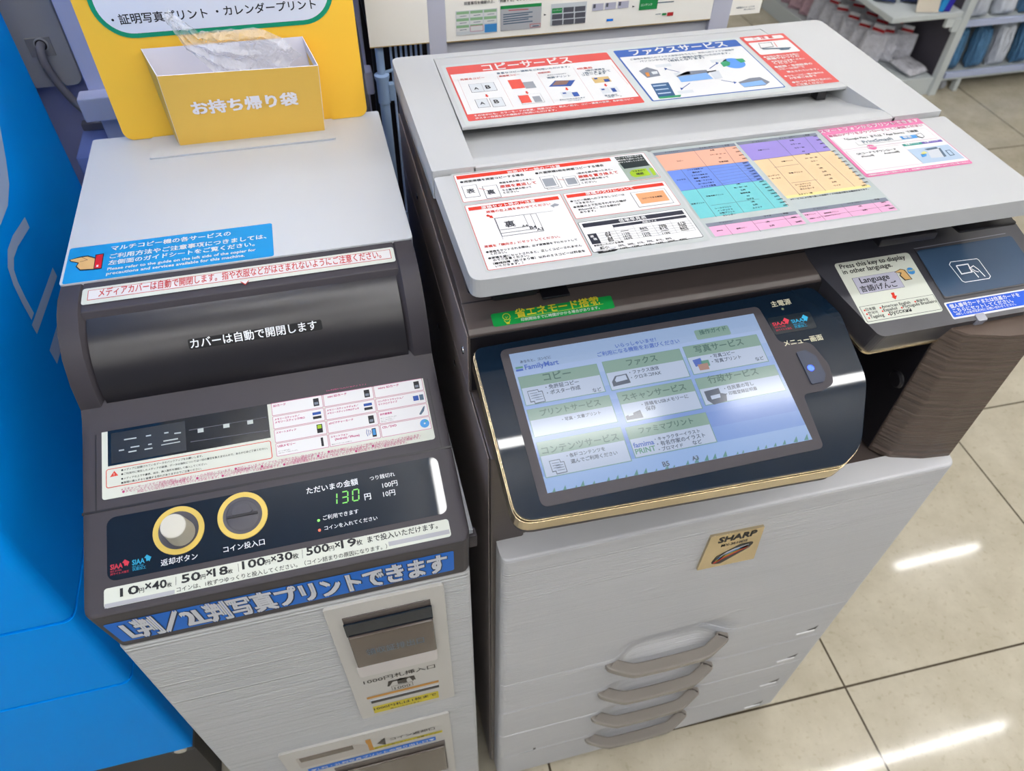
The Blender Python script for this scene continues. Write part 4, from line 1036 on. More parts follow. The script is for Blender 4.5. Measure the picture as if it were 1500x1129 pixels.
  ('P','s_body',6,[(125.6,-94.3),(130.7,-94.1),(129.5,-103.3),(124.5,-103.9)]),
  ('P','s_ink',5,[(208.8,-92.5),(225.2,-91.4),(225.2,-97.4),(230.8,-99.4),(228.5,-107.3),(213.7,-108.6),(208.9,-102.6)]),
  ('P','s_body',6,[(213.6,-98.5),(224.2,-98.0),(223.4,-102.1),(213.6,-102.7)]),
  ('C','s_top',3,144.2,-160.4,3.2,0),
  ('T','s_ink',5,'B5',140.7,147.3,-161.8,0,0),
  ('C','s_top',3,174.6,-160.2,3.2,0),
  ('T','s_ink',5,'A3',170.9,177.6,-161.6,0,0),
  ('P','s_tree',3,[(29.6,-164.7),(32.9,-164.9),(32.9,-160.5)]),
  ('P','s_tree',3,[(40.0,-164.7),(43.4,-164.9),(43.5,-160.2)]),
  ('P','s_tree',3,[(51.7,-164.8),(53.8,-164.7),(53.8,-162.2)]),
  ('P','s_tree',3,[(57.0,-164.6),(61.1,-164.9),(61.3,-159.2)]),
  ('P','s_tree',3,[(68.9,-164.7),(71.5,-164.7),(71.5,-161.5)]),
  ('P','s_tree',3,[(82.9,-164.6),(86.1,-164.7),(86.2,-160.5)]),
  ('P','s_tree',3,[(91.8,-164.6),(95.0,-164.7),(95.2,-160.5)]),
  ('P','s_tree',3,[(101.0,-164.6),(103.3,-164.5),(103.4,-161.7)]),
  ('P','s_tree',3,[(110.1,-164.4),(114.4,-164.8),(114.8,-158.9)]),
  ('P','s_tree',3,[(119.6,-164.4),(123.6,-164.7),(124.0,-159.3)]),
  ('P','s_tree',3,[(131.4,-164.5),(133.6,-164.4),(133.7,-161.9)]),
  ('P','s_tree',3,[(141.5,-164.4),(145.1,-164.6),(145.5,-159.8)]),
  ('P','s_tree',3,[(149.6,-164.5),(151.7,-164.4),(151.8,-162.0)]),
  ('P','s_tree',3,[(162.8,-164.4),(166.1,-164.5),(166.5,-160.2)]),
  ('P','s_tree',3,[(171.7,-164.2),(176.2,-164.6),(176.8,-158.6)]),
  ('P','s_tree',3,[(182.0,-164.2),(186.6,-164.6),(187.3,-158.4)]),
  ('P','s_tree',3,[(190.6,-164.2),(194.9,-164.5),(195.5,-158.8)]),
  ('P','s_tree',3,[(201.2,-164.1),(205.9,-164.5),(206.7,-158.2)]),
  ('P','s_tree',3,[(215.5,-164.3),(217.9,-164.2),(218.2,-161.5)]),
  ('P','s_tree',3,[(221.2,-164.3),(223.9,-164.2),(224.3,-161.0)]),
  ('P','s_tree',3,[(236.9,-164.2),(240.3,-164.3),(240.8,-160.0)]),
  ('P','s_tree',3,[(245.6,-164.2),(248.6,-164.2),(249.1,-160.6)]),
  ('P','s_tree',3,[(255.5,-164.1),(258.7,-164.2),(259.3,-160.2)]),
  ('P','s_tree',3,[(265.1,-164.0),(268.9,-164.2),(269.7,-159.3)]),
  ('P','s_tree',3,[(277.1,-163.9),(281.8,-164.3),(282.9,-158.0)]),
  ('P','s_tree',3,[(288.6,-163.9),(293.5,-164.3),(294.7,-157.9)]),
 ]),
 'panel_print': ('panel', [
  ('T','cream',2,'主電源',321.9,345.4,-7.6,0,0.02),
  ('T','cream',2,'メニュー画面',315.1,360.8,-57.5,0,0.02),
  ('T','siaar',2,'SIAA',312.7,326.7,-31.6,5,0.03),
  ('T','siaar',2,'ISO 21702',313.7,326.3,-34.7,0,0),
  ('T','siaar',2,'抗ウイルス加工',313.5,332.3,-38.5,0,0),
  ('P','siaar',2,[(325.6,-27.5),(329.3,-23.5),(333.5,-27.3),(329.8,-32.6),(329.2,-31.2),(326.8,-31.4),(327.8,-28.3)]),
  ('T','siaac',2,'SIAA',335.0,349.1,-31.9,5,0.03),
  ('T','siaac',2,'ISO 21702',335.9,348.7,-35.0,0,0),
  ('T','siaac',2,'抗菌加工',335.7,350.6,-38.5,0,0),
  ('P','siaac',2,[(348.0,-27.8),(351.9,-23.7),(356.1,-27.6),(352.2,-32.9),(351.7,-31.5),(349.2,-31.7),(350.2,-28.7)]),
 ]),
 'siaa_film': ('panel', [
  ('R','film',0,310.1,-42.3,360.9,-20.5,2.5),
 ]),
 'language_sticker': ('strip', [
  ('R','sheetw',0,411.7,-83.2,507.8,-0.3,4),
  ('T','ink',2,'Press this key to display',416.7,500.2,-8.7,0,0.02),
  ('T','ink',2,'in other language.',416.8,479.0,-16.2,0,0.02),
  ('R','line',1,423.4,-45.2,479.3,-22.9,0),
  ('R','lav',2,423.8,-44.9,478.9,-23.2,0),
  ('T','ink',3,'Language',431.1,467.5,-31.4,0,0.0),
  ('T','ink',3,'言語/げんご',426.3,472.7,-42.4,0,0.02),
  ('C','skyb',2,497.3,-25.8,4.8,0),
  ('T','lemon',3,'Touch',491.7,502.8,-26.3,0,0.02),
  ('P','ink',3,[(476.8,-24.1),(486.2,-20.9),(490.8,-22.9),(493.4,-36.9),(483.6,-37.1),(480.6,-29.6),(483.4,-26.8)]),
  ('P','skin',4,[(477.6,-24.4),(486.1,-21.7),(489.8,-23.5),(492.3,-36.4),(484.7,-36.1),(482.0,-29.5),(485.1,-26.2)]),
  ('P','red',2,[(458.7,-49.7),(463.0,-49.5),(461.9,-54.0),(464.4,-54.1),(460.1,-58.9),(457.2,-55.0),(458.7,-54.4)]),
  ('R','line',1,414.0,-80.7,506.7,-60.3,0),
  ('R','sheetw',2,414.5,-80.2,506.2,-60.8,0),
  ('C','red',3,417.9,-65.9,1.1,0),
  ('T','ink',3,'日本語',419.6,431.5,-66.8,0,0.0),
  ('C','red',3,437.3,-66.0,1.1,0),
  ('T','ink',3,'American English',438.9,474.7,-66.9,0,0.0),
  ('C','red',3,481.1,-65.7,1.1,0),
  ('T','ink',3,'简体中文',482.7,498.1,-66.8,0,0.0),
  ('C','red',3,418.2,-71.0,1.1,0),
  ('T','ink',3,'한국어',419.8,431.5,-72.0,0,0.0),
  ('C','red',3,437.7,-70.6,1.1,0),
  ('T','ink',3,'Español',439.4,455.9,-71.5,0,0.0),
  ('C','red',3,461.7,-70.3,1.1,0),
  ('T','ink',3,'Português Brasileiro',463.4,506.0,-71.0,0,0.0),
  ('C','red',3,418.2,-76.1,1.1,0),
  ('T','ink',3,'Tagalog',419.9,436.8,-77.0,0,0.0),
  ('C','red',3,442.6,-75.9,1.1,0),
  ('T','ink',3,'русский',444.2,471.1,-76.7,0,0.0),
 ]),
 'card_notice_sticker': ('strip', [
  ('R','white',0,513.0,-95.5,643.2,-73.2,2),
  ('R','blueb3',1,514.8,-93.2,640.4,-75.0,1.5),
  ('T','white',2,'個人番号カードまたは住基カードを',517.4,608.0,-81.3,0,0.03),
  ('T','white',2,'こちらにセットしてください。',518.3,595.5,-87.3,0,0.03),
  ('T','white',2,'※詳しくは各市区町村にお問い合わせください。',519.2,596.4,-91.3,0,0.01),
 ]),
 'card_icon': ('strip', [
  ('L','pale',1,0.8,[(551.2,-22.6),(585.5,-23.9),(586.9,-26.1),(588.2,-49.6),(585.0,-52.3),(553.2,-52.0),(550.8,-50.0),(547.7,-26.0),(551.2,-22.6)]),
  ('L','pale',1,1.4,[(555.1,-28.9),(570.5,-29.0),(569.2,-40.3),(555.4,-40.7),(555.1,-28.9)]),
  ('L','pale',1,1.1,[(568.6,-35.2),(575.7,-32.5),(578.8,-38.0),(581.6,-49.0)]),
  ('L','pale',1,1.1,[(568.9,-36.3),(571.7,-40.7),(573.2,-48.8)]),
  ('L','pale',1,1.0,[(571.1,-35.7),(574.1,-39.8),(577.4,-41.7)]),
 ]),
 'eco_sticker': ('strip', [
  ('R','ecog',0,16.1,-12.0,147.8,4.2,2.5),
  ('T','ecoy',1,'省エネモード搭載',41.7,133.1,-4.0,0,0.035),
  ('T','white',1,'印刷開始までに時間がかかる場合があります。',45.7,131.2,-10.0,0,0.01),
  ('L','ecoy',1,0.4,[(39.8,-5.4),(136.5,-4.8)]),
  ('C','ecoy',1,31.7,-1.8,4.2,3.5),
  ('L','ecoy',1,0.7,[(28.3,-5.7),(30.4,-10.2)]),
  ('L','ecoy',1,0.7,[(35.0,-5.5),(32.5,-10.2)]),
  ('R','ecoy',1,30.1,-11.0,33.2,-8.5,0),
  ('L','ecoy',1,0.4,[(30.7,-1.6),(31.1,-4.2),(33.1,-1.7)]),
 ]),
 'nameplate_print': ('boxf', [
  ('T','ink',1,'SHARP',281.2,333.9,842.4,0,0.04),
  ('T','ink',1,'MX-3610DS',288.2,325.3,830.2,0,0.02),
 ]),
 'poster_print': ('poster', [
  ('T','ink',2,'同意事項を確認の上、「同意する」をタッチしてください',107.5,233.1,1253.8,0,0.02),
  ('R','icew',1,94.2,1211.3,156.7,1245.8,0),
  ('R','greeng2',2,95.5,1241.0,114.2,1244.8,0),
  ('R','white',2,95.3,1236.0,114.0,1241.0,0),
  ('L','steel',3,0.8,[(100.3,1238.3),(110.5,1238.4)]),
  ('R','greeng2',2,116.0,1241.0,134.8,1244.8,0),
  ('R','white',2,115.8,1236.0,134.7,1241.0,0),
  ('L','steel',3,0.8,[(121.0,1238.2),(131.2,1238.4)]),
  ('R','greeng2',2,136.6,1241.0,155.5,1244.8,0),
  ('R','white',2,136.6,1235.9,155.6,1241.0,0),
  ('L','steel',3,0.8,[(141.7,1238.2),(152.0,1238.3)]),
  ('R','greeng2',2,95.1,1231.3,113.8,1235.2,0),
  ('R','white',2,94.9,1226.3,113.8,1231.3,0),
  ('L','steel',3,0.8,[(100.0,1228.6),(110.3,1228.8)]),
  ('R','greeng2',2,115.8,1231.3,134.6,1235.2,0),
  ('R','white',2,115.7,1226.2,134.6,1231.3,0),
  ('L','steel',3,0.8,[(120.8,1228.5),(131.1,1228.7)]),
  ('R','greeng2',2,136.5,1231.2,155.6,1235.2,0),
  ('R','white',2,136.5,1226.2,155.6,1231.2,0),
  ('L','steel',3,0.8,[(141.7,1228.5),(152.0,1228.6)]),
  ('R','greeng2',2,94.8,1221.7,113.7,1225.5,0),
  ('R','white',2,94.6,1216.5,113.5,1221.7,0),
  ('L','steel',3,0.8,[(99.7,1218.8),(110.0,1219.0)]),
  ('R','greeng2',2,115.5,1221.5,134.6,1225.5,0),
  ('R','white',2,115.5,1216.4,134.5,1221.5,0),
  ('L','steel',3,0.8,[(120.6,1218.7),(131.0,1218.9)]),
  ('R','skyb',2,137.4,1212.4,156.2,1224.3,0),
  ('R','pinkd',3,115.4,1215.3,135.3,1223.7,0),
  ('R','white',4,116.0,1215.9,134.7,1223.1,0),
  ('R','pgrey2',1,161.9,1212.2,224.5,1248.3,0),
  ('R','greeng3',2,161.5,1243.6,224.1,1248.3,0),
  ('L','steel',2,1.6,[(165.7,1235.6),(210.8,1236.4)]),
  ('L','steel',2,1.6,[(165.8,1232.2),(204.6,1233.6)]),
  ('L','steel',2,1.6,[(165.8,1228.9),(211.1,1229.7)]),
  ('L','steel',2,1.6,[(165.9,1225.6),(204.8,1226.9)]),
  ('L','steel',2,1.6,[(165.9,1222.2),(211.3,1223.0)]),
  ('L','redl',2,1.2,[(174.0,1241.1),(204.3,1240.8)]),
  ('R','redl',2,207.3,1213.7,224.1,1219.2,0),
  ('R','pgrey2',3,208.0,1214.4,223.4,1218.5,0),
  ('L','steel',4,1.5,[(211.6,1215.8),(221.3,1215.8)]),
  ('P','ink',2,[(228.4,1232.3),(232.7,1230.4),(228.7,1229.4)]),
  ('R','icew',1,239.3,1214.0,295.4,1245.2,0),
  ('R','greeng3',2,241.0,1231.7,257.2,1238.9,0),
  ('R','hgrey2',2,258.9,1231.7,275.3,1239.0,0),
  ('R','hgrey2',2,277.0,1231.7,293.5,1239.0,0),
  ('R','hgrey2',2,241.5,1222.8,257.9,1230.2,0),
  ('R','hgrey2',2,259.6,1222.8,276.0,1230.2,0),
  ('R','hgrey2',2,277.8,1222.8,294.4,1230.2,0),
  ('R','hgrey2',2,242.1,1214.0,258.5,1221.5,0),
  ('R','hgrey2',2,260.2,1214.0,276.8,1221.5,0),
  ('R','hgrey2',2,278.5,1214.0,295.1,1221.5,0),
  ('T','white',3,'コンテンツ',242.7,256.0,1234.9,0,0.02),
  ('R','lav',1,304.8,1230.6,322.2,1240.6,0),
  ('R','hgrey2',2,306.1,1234.4,309.8,1240.0,0),
  ('R','lav',1,325.1,1230.8,342.5,1240.8,0),
  ('R','hgrey2',2,326.4,1234.7,330.1,1240.2,0),
  ('R','lav',1,345.5,1231.2,363.1,1241.2,0),
  ('R','hgrey2',2,346.8,1235.0,350.5,1240.5,0),
  ('R','blueb2',1,330.0,1213.2,340.6,1216.7,0),
  ('P','ink',2,[(369.3,1233.6),(373.9,1232.1),(369.9,1230.8)]),
  ('R','greeng3',1,381.0,1225.9,410.9,1245.2,0),
  ('T','white',2,'コンテンツ',383.4,402.0,1231.8,0,0.03),
  ('R','redl',1,429.8,1213.5,440.1,1218.9,0),
  ('R','greeng3',1,421.2,1215.3,428.5,1218.4,0),
  ('L','steel',1,1.5,[(409.4,1234.7),(437.7,1234.6)]),
  ('L','steel',1,1,[(410.1,1217.5),(419.2,1217.8)]),
 ]),
 'poster_tail_print': ('poster', [
  ('T','steel',1,'※画面はイメージです',547.9,579.9,1215.7,0,0.01),
  ('T','steel',1,'実際とは異なります',561.9,581.5,1212.4,0,0.01),
 ]),
 'sign_print': ('board', [
  ('T','ink',3,'・証明写真プリント',-337.7,-230.4,1311.2,0,0.02),
  ('T','ink',3,'・カレンダープリント',-220.1,-102.9,1312.2,0,0.02),
 ]),
 'pocket_print': ('pocket', [
  ('T','pale2',1,'お持ち帰り袋',-272.7,-145.4,53.1,0,0.06),
 ]),
}
FRAMES = {
 'lid': ((0.0, 0.0, 1.24),(0.0, 1.0, 0.0)),
 'deck': ((0.0, 0.0, 1.246),(0.0, 1.0, 0.0)),
 'panel': ((0.0, 0.112, 1.146),(0.0, 0.97113, 0.23853)),
 'strip': ((0.0, 0.14, 1.16),(0.0, 0.9703, 0.24192)),
 'cointop': ((0.0, 0.0, 1.165),(0.0, 1.0, 0.0)),
 'capbar': ((0.0, 0.285, 1.163),(0.0, 0.99452, 0.10453)),
 'console': ((0.0, 0.155, 1.066),(0.0, 0.95579, 0.29404)),
 'front': ((0.0, -0.01, 0.0),(0.0, 0.0, 1.0)),
 'band': ((0.0, -0.011, 0.927),(0.0, -0.12805, 0.99177)),
 'roller': ((0.0, 0.203, 1.128),(0.0, 0.6392, 0.76904)),
 'boxf': ((0.0, 0.0, 0.0),(0.0, 0.0, 1.0)),
 'board': ((0.0, 0.575, 0.0),(0.0, 0.0, 1.0)),
 'pocket': ((0.0, 0.545, 1.165),(0.0, -0.26764, 0.96352)),
 'poster': ((0.0, 0.7, 0.0),(0.0, 0.0, 1.0)),
}
bake_texts(sorted({op[3] for _k, (_f, _ops) in LABELS.items() for op in _ops if op[0] == 'T'}))

# ================================================================== the room
def floor_material():
    m = bpy.data.materials.new('polished_beige_tile'); m.use_nodes = True; nt = m.node_tree; p = nt.nodes['Principled BSDF']
    tc = nt.nodes.new('ShaderNodeTexCoord'); mp = nt.nodes.new('ShaderNodeMapping'); br = nt.nodes.new('ShaderNodeTexBrick')
    mp.vector_type = 'TEXTURE'; mp.inputs['Location'].default_value = (0.8 - .692 * 8, 0.003 - .662 * 8, 0); mp.inputs['Rotation'].default_value = (0, 0, math.radians(-1.3))
    mp.inputs['Location'].default_value = (0.8, 0.003, 0)
    br.offset = 0; br.squash = 1; br.inputs['Scale'].default_value = 1; br.inputs['Brick Width'].default_value = .692; br.inputs['Row Height'].default_value = .662; br.inputs['Mortar Size'].default_value = .0026
    br.inputs['Mortar Smooth'].default_value = .1; br.inputs['Color1'].default_value = hexc('CAC4B3'); br.inputs['Color2'].default_value = hexc('C6BFAD'); br.inputs['Mortar'].default_value = hexc('4E4538')
    nz = nt.nodes.new('ShaderNodeTexNoise'); nz.inputs['Scale'].default_value = 9; nz.inputs['Detail'].default_value = 8; nz.inputs['Roughness'].default_value = .65
    n2 = nt.nodes.new('ShaderNodeTexNoise'); n2.inputs['Scale'].default_value = 70; n2.inputs['Detail'].default_value = 3
    rp = nt.nodes.new('ShaderNodeValToRGB'); rp.color_ramp.elements[0].position = .35; rp.color_ramp.elements[0].color = (.86, .84, .80, 1); rp.color_ramp.elements[1].position = .68; rp.color_ramp.elements[1].color = (1.06, 1.05, 1.04, 1)
    r2 = nt.nodes.new('ShaderNodeValToRGB'); r2.color_ramp.elements[0].position = .30; r2.color_ramp.elements[0].color = (.88, .86, .82, 1); r2.color_ramp.elements[1].position = .42; r2.color_ramp.elements[1].color = (1, 1, 1, 1)
    mu = nt.nodes.new('ShaderNodeMixRGB'); mu.blend_type = 'MULTIPLY'; mu.inputs[0].default_value = 1; m2 = nt.nodes.new('ShaderNodeMixRGB'); m2.blend_type = 'MULTIPLY'; m2.inputs[0].default_value = 1
    L = nt.links.new
    L(tc.outputs['Object'], mp.inputs['Vector']); L(mp.outputs['Vector'], br.inputs['Vector']); L(tc.outputs['Object'], nz.inputs['Vector']); L(tc.outputs['Object'], n2.inputs['Vector'])
    L(nz.outputs['Fac'], rp.inputs[0]); L(n2.outputs['Fac'], r2.inputs[0]); L(br.outputs['Color'], mu.inputs[1]); L(rp.outputs['Color'], mu.inputs[2]); L(mu.outputs[0], m2.inputs[1]); L(r2.outputs['Color'], m2.inputs[2]); L(m2.outputs[0], p.inputs['Base Color'])
    p.inputs['Roughness'].default_value = .07; p.inputs['Specular IOR Level'].default_value = .5
    return m
X0, X1, Y0, Y1 = -3.2, 5.2, -3.4, 5.4
WALLM = mat('pale_wall_paint', '9A9C98', .8, 0, .2); CEILM = mat('ceiling_board', 'E4E2DE', .9, 0, .2)
struct(MB().box(X0, Y0, -.1, X1, Y1, 0, floor_material()).build('floor'))
struct(MB().box(X0, Y0, CEIL + .03, X1, Y1, CEIL + .13, CEILM).build('ceiling'))
struct(MB().box(X1, Y0, 0, X1 + .1, Y1, CEIL + .03, WALLM).build('wall_right'))
struct(MB().box(X0, Y1, 0, X1, Y1 + .1, CEIL + .03, WALLM).build('wall_back'))
struct(MB().box(X0, .93, 0, -.06, .99, CEIL + .03, SLATE).build('wall_partition'))
struct(MB().box(-.06, .98, 0, .50, 1.06, CEIL + .03, DARKW).build('wall_recess'))
# ceiling tubes
def make_lamp():
    t = thing('ceiling_light', (0, 0, CEIL), 'long white LED tube light on the store ceiling', 'ceiling light', 'ceiling tube lights')
    MB().box(-.31, -.012, CEIL - .035, .31, .012, CEIL + .03, CEILM, .003).build('housing', t)
    MB().box(-.30, -.0125, CEIL - .060, .30, .0125, CEIL - .036, TUBE, .008).build('tube', t)
    return t
lamp0 = make_lamp(); first = True
for y, xs in LAMP_ROWS:
    for x in xs:
        if first: lamp0.location = (x, y, CEIL); first = False
        else: dup(lamp0, (x, y, CEIL))
dup(lamp0, (.03, -.16, CEIL), (0, 0, math.pi / 2))      # one tube turned across the rows

# ================================================================== the copier
cop = thing('multifunction_copier', (.3, .3, 0), 'large white and dark brown store copier with tilted touch screen and four paper drawers', 'copier')
mb = MB()
mb.box(-.011, .030, .055, .030, .62, 1.068, DBROWN, .003)                  # left column
mb.box(.030, .034, .055, .607, .62, .900, DBROWN, .003)                    # lower body
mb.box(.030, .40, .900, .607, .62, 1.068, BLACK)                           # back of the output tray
mb.build('body', cop)
for y, z in ((.33, .98), (.21, 1.03), (.15, 1.11), (.45, 1.11)): MB().lathe([(0, .0015), (.004, .0012), (.0045, 0)], (-.0129, y, z), (0, 1, 0), (0, 0, 1), (-1, 0, 0), CHROME, 14).build('side_screw', cop)
mb = MB(); mb.box(-.0128, .1262, 1.0685, -.0112, .60, 1.1520, SIDEB, .0006); mb.box(-.0128, .0330, .060, -.0112, .60, 1.0665, SIDEB, .0006); mb.build('side_panel', cop)
# right pillar beside the output tray
mb = MB(); pil = rpoly([(.509, .050), (.524, .031), (.566, .0185), (.607, .014), (.607, .40), (.509, .40)], [.004, .012, .03, .004, 0, 0])
mb.xy(pil, .904, 1.128, STRB); pillar = mb.build('side_pillar', cop)
MB().box(.5075, .052, .906, .510, .39, 1.12, BLACK).build('inner_liner', pillar)
MB().lathe([(0, .004), (.009, .004), (.0115, .002), (.012, 0)], (.5075, .066, 1.024), (0, 1, 0), (0, 0, 1), (-1, 0, 0), BLACK, 20).build('round_catch', pillar)
# scanner unit
mb = MB()
sl = math.tan(math.radians(14)); zs = lambda y: 1.16 + (y - .14) * sl
mb.yz([(.600, 1.068), (.600, 1.180), (.200, zs(.185)), (.178, zs(.178)), (.130, zs(.130)), (.1255, zs(.130) - .0045), (.1245, 1.068)], -.011, .607, DBROWN, .0012)
mb.box(-.0015, .172, 1.160, .606, .565, 1.216, BLACK, .004)
scan = mb.build('scanner_unit', cop)
MB().box(-.0100, .1236, 1.072, .392, .1250, zs(.130) - .0065, BLACK, .0004).build('gap_shade_strip', scan)  # black strip stands in for the shade in the gap above the panel
mb = MB(); ribbon(mb, [(-.0108, .0222), (.606, .0222)], .0016, lambda u, v: Vector((u, .14 + v * math.cos(math.radians(14)), zs(.14 + v * math.cos(math.radians(14))) + .0003)), BLACK); mb.build('strip_seam', scan)
mb = MB(); mb.prism(rpoly([(.022, .156), (.070, .156), (.070, .19), (.016, .19)], .004), (0, 0, 0), (1, 0, 0), (0, 1, 0), (0, 0, 1), zs(.17), zs(.17) + .006, BLACK, .001); mb.build('hinge_cover', scan)
mb = MB(); mb.prism([(.074, .150), (.104, .150), (.104, .18), (.074, .18)], (0, 0, 0), (1, 0, 0), (0, 1, 0), (0, 0, 1), zs(.155), zs(.155) + .0035, BLACK, .001); mb.build('hinge_recess', scan)
mb = MB(); mb.box(-.004, .17, 1.196, -.0005, .40, 1.199, CHROME); mb.box(-.004, .17, 1.186, -.0005, .40, 1.1875, CHROME); mb.build('glass_rail', scan)
mb = MB(); mb.box(.54, .118, 1.196, .615, .16, 1.2, BLACK, .003); mb.build('lid_latch', scan); MB().box(.43, .108, 1.203, .50, .125, 1.212, BLACK, .002).build('lid_sensor', scan)
sticker('energy_saving_sticker', 'eco_sticker', cop)
# card reader shelf, right of the touch panel
O, U, V, N = frame('strip')
shelf_poly = rpoly([(.386, .012), (.389, -.010), (.4195, -.101), (.665, -.101), (.665, .03), (.386, .03)], [.002, .012, .012, .01, .002, .002])
mb = MB(); mb.prism(shelf_poly, O, U, V, N, -.034, .0004, mat('slate_brown_shelf_plastic', '35353C', .28, 0, .5), .0018)
shelf = mb.build('card_reader_shelf', cop)
mb = MB(); edge = rpoly([(.3865, .012), (.3875, -.010), (.418, -.1022), (.665, -.1022), (.665, .03), (.386, .03)], [.002, .012, .012, .01, .002, .002]); mb.prism(edge, O, U, V, N, -.0345, -.031, GOLD, .0006); mb.build('trim_line', shelf)
mb = MB(); mb.prism(rrect(.5185, -.066, .648, .000, .004), O, U, V, N, -.001, .0007, mat('slate_reader_pad', '33475F', .12, 0, .5)); pad = mb.build('reader_pad', shelf)
mb = MB(); ribbon(mb, [(.517, .003), (.6425, .0045)], .0009, lambda u, v: O + U * u + V * v + N * .0008, CLIP); ribbon(mb, [(.517, .003), (.517, -.069)], .0009, lambda u, v: O + U * u + V * v + N * .0008, BLACK); ribbon(mb, [(.5165, -.0685), (.65, -.0685)], .0012, lambda u, v: O + U * u + V * v + N * .0008, BLACK); mb.build('pad_rim', shelf)
mb = MB(); mb.prism(rrect(.540, -.1035, .552, -.094, .002), O, U, V, N, -.008, .0016, CLIP, .0006); mb.build('clip', shelf)
sticker('card_icon', 'card_icon', pad, base=.0009)
sticker('language_sticker', 'language_sticker', cop, base=.0006); sticker('card_notice_sticker', 'card_notice_sticker', cop, base=.0006)
# document lid
LX0, LX1 = -.0105, .6205
mb = MB()
mb.xy(rpoly([(LX0, .1065), (LX1, .1065), (LX1 - .001, .2845), (LX0 - .003, .2845)], [.013, .013, .004, .004]), 1.2185, 1.240, LIDW, .0055, 3)
lid = mb.build('document_lid', cop)
mb = MB(); ZT = 1.2462; YD = .371; XA, XB = .0345, .548
mb.xy(rpoly([(LX0 - .004, .2865), (LX1 - .006, .2865), (LX1 - .012, .566), (LX0 - .008, .566)], [.002, .002, .012, .012]), 1.212, 1.2205, LIDW, .002)
def strip_block(pts, z0, z1, bev=.003): mb.xy(pts, z0, z1, LIDW, bev, 3)
strip_block(rpoly([(LX0 - .004, .2865), (XA - .001, .2865), (XA + .0005, .553), (XA + .001, .566), (LX0 - .008, .566)], [.002, .0, 0, 0, .012]), 1.2135, ZT)
strip_block(rpoly([(.5465, .2865), (LX1 - .006, .2865), (LX1 - .012, .566), (.507, .566), (.507, .5535)], [0, .002, .012, 0, 0]), 1.2135, ZT)
strip_block([(XA, .553), (.508, .553), (.508, .566), (XA, .566)], 1.2135, ZT, .001)
# scooped ramp in front of the raised deck
rows = [(.2865, ZT - .0305), (.2865, ZT - .002), (.2885, ZT - .0003), (.3000, ZT - .0003), (.306, ZT - .0012), (.335, ZT - .0105), (.36, ZT - .0175), (.40, ZT - .022), (.44, ZT - .024)]
vs_ = []
for y, z in rows: vs_ += [(XA - .003, y, z), (.60 - .05, y, z)]
mb.add(vs_, [[2 * i, 2 * i + 1, 2 * i + 3, 2 * i + 2] for i in range(len(rows) - 1)], LIDW)
mb.build('rear_lid', lid)
mb = MB(); mb.xy([(XA + .0012, YD), (.5445, YD - .002), (.5065, .552), (XA + .0012, .552)], ZT - .0045, ZT - .0002, LIDW, .0012)
deck = mb.build('document_deck', lid)
mb = MB(); mb.xy([(.500, YD + .004), (.512, YD + .003), (.508, YD + .016), (.498, YD + .016)], ZT - .018, ZT - .005, BLACK); mb.xy([(.5335, YD + .004), (.5375, YD + .0035), (.533, YD + .03), (.530, YD + .03)], ZT - .019, ZT - .005, LIDW, .0008); mb.build('deck_bracket', lid)
for n in ('notice_sheet', 'price_sheet', 'smartphone_print_sticker'): sticker(n, n, lid, base=.00025)
for n in ('copy_service_sticker', 'fax_service_sticker', 'caution_sticker'): sticker(n, n, deck, base=.00025)
# touch panel
O, U, V, N = frame('panel')
outl = [(-.009, .0015), (.379, .0105), (.3955, -.029), (.3862, -.112), (.345, -.181), (.318, -.1958), (-.0085, -.1855)]
rad = [.010, .014, .03, .06, .06, .02, .020]
def inset(d): # shrink the outline by d
    c = Vector((.19, -.09)); out = []
    for p in rpoly(outl, rad, 6):
        q = Vector(p); w = q - c; out.append(tuple(c + w * (1 - d / w.length)))
    return out
mb = MB(); mb.prism(inset(0), O, U, V, N, -.0035, 0, GLOSS, .0012); glass = mb.build('panel_glass', cop)
mb = MB(); mb.prism(inset(-.0008), O, U, V, N, -.0052, -.0036, GOLD, .0004); mb.prism(inset(.002), O, U, V, N, -.009, -.0052, BLACK); mb.prism(inset(-.0016), O, U, V, N, -.0300, -.0088, GOLD, .0008); trim = mb.build('panel_trim', cop)
mb = MB(); mb.prism(inset(.0005), O, U, V, N, -.0400, -.0301, BROWN, .001); mb.prism(inset(.012), O, U, V, N, -.055, -.0400, DBROWN, .002); mb.build('panel_base', cop)
mb = MB(); mb.prism(rpoly([(.0165, -.0055), (.3065, -.0040), (.3110, -.052), (.345, -.058), (.3530, -.088), (.3480, -.110), (.3320, -.1155), (.3100, -.1155), (.3055, -.1755), (.0165, -.1770)], [.008, .007, .008, .012, .02, .01, .006, .006, .007, .008]), O, U, V, N, -.0005, .0004, MATTE); bez = mb.build('screen_bezel', cop)
sticker('screen', 'screen', cop, base=.0006, step=.00004)
mb = MB(); mb.prism(rpoly([(.3232, -.0675), (.3345, -.0668), (.3425, -.076), (.3432, -.0985), (.338, -.1065), (.3232, -.1068)], [.002, .004, .004, .004, .004, .002]), O, U, V, N, .0002, .0020, mat('menu_button_plastic', '363C4C', .4, 0, .3), .0006); bt = mb.build('menu_button', cop)
mb = MB(); mb.lathe([(0, .0026), (.0022, .0024), (.0036, .0021)], O + U * .3304 + V * -.0887, U, V, N, LEDB, 20); mb.build('button_lamp', bt)
sticker('antivirus_film', 'siaa_film', cop, base=.0002); sticker('panel_lettering', 'panel_print', cop, base=.0003)
mb = MB(); mb.lathe([(0, .0004), (.0018, .0004)], O + U * .3325 + V * -.0125, U, V, N, DGREY, 14); mb.lathe([(0, .0005), (.001, .0005)], O + U * .3325 + V * -.0125, U, V, N, mat('power_lamp_off', '8A9A6A', .3), 12)
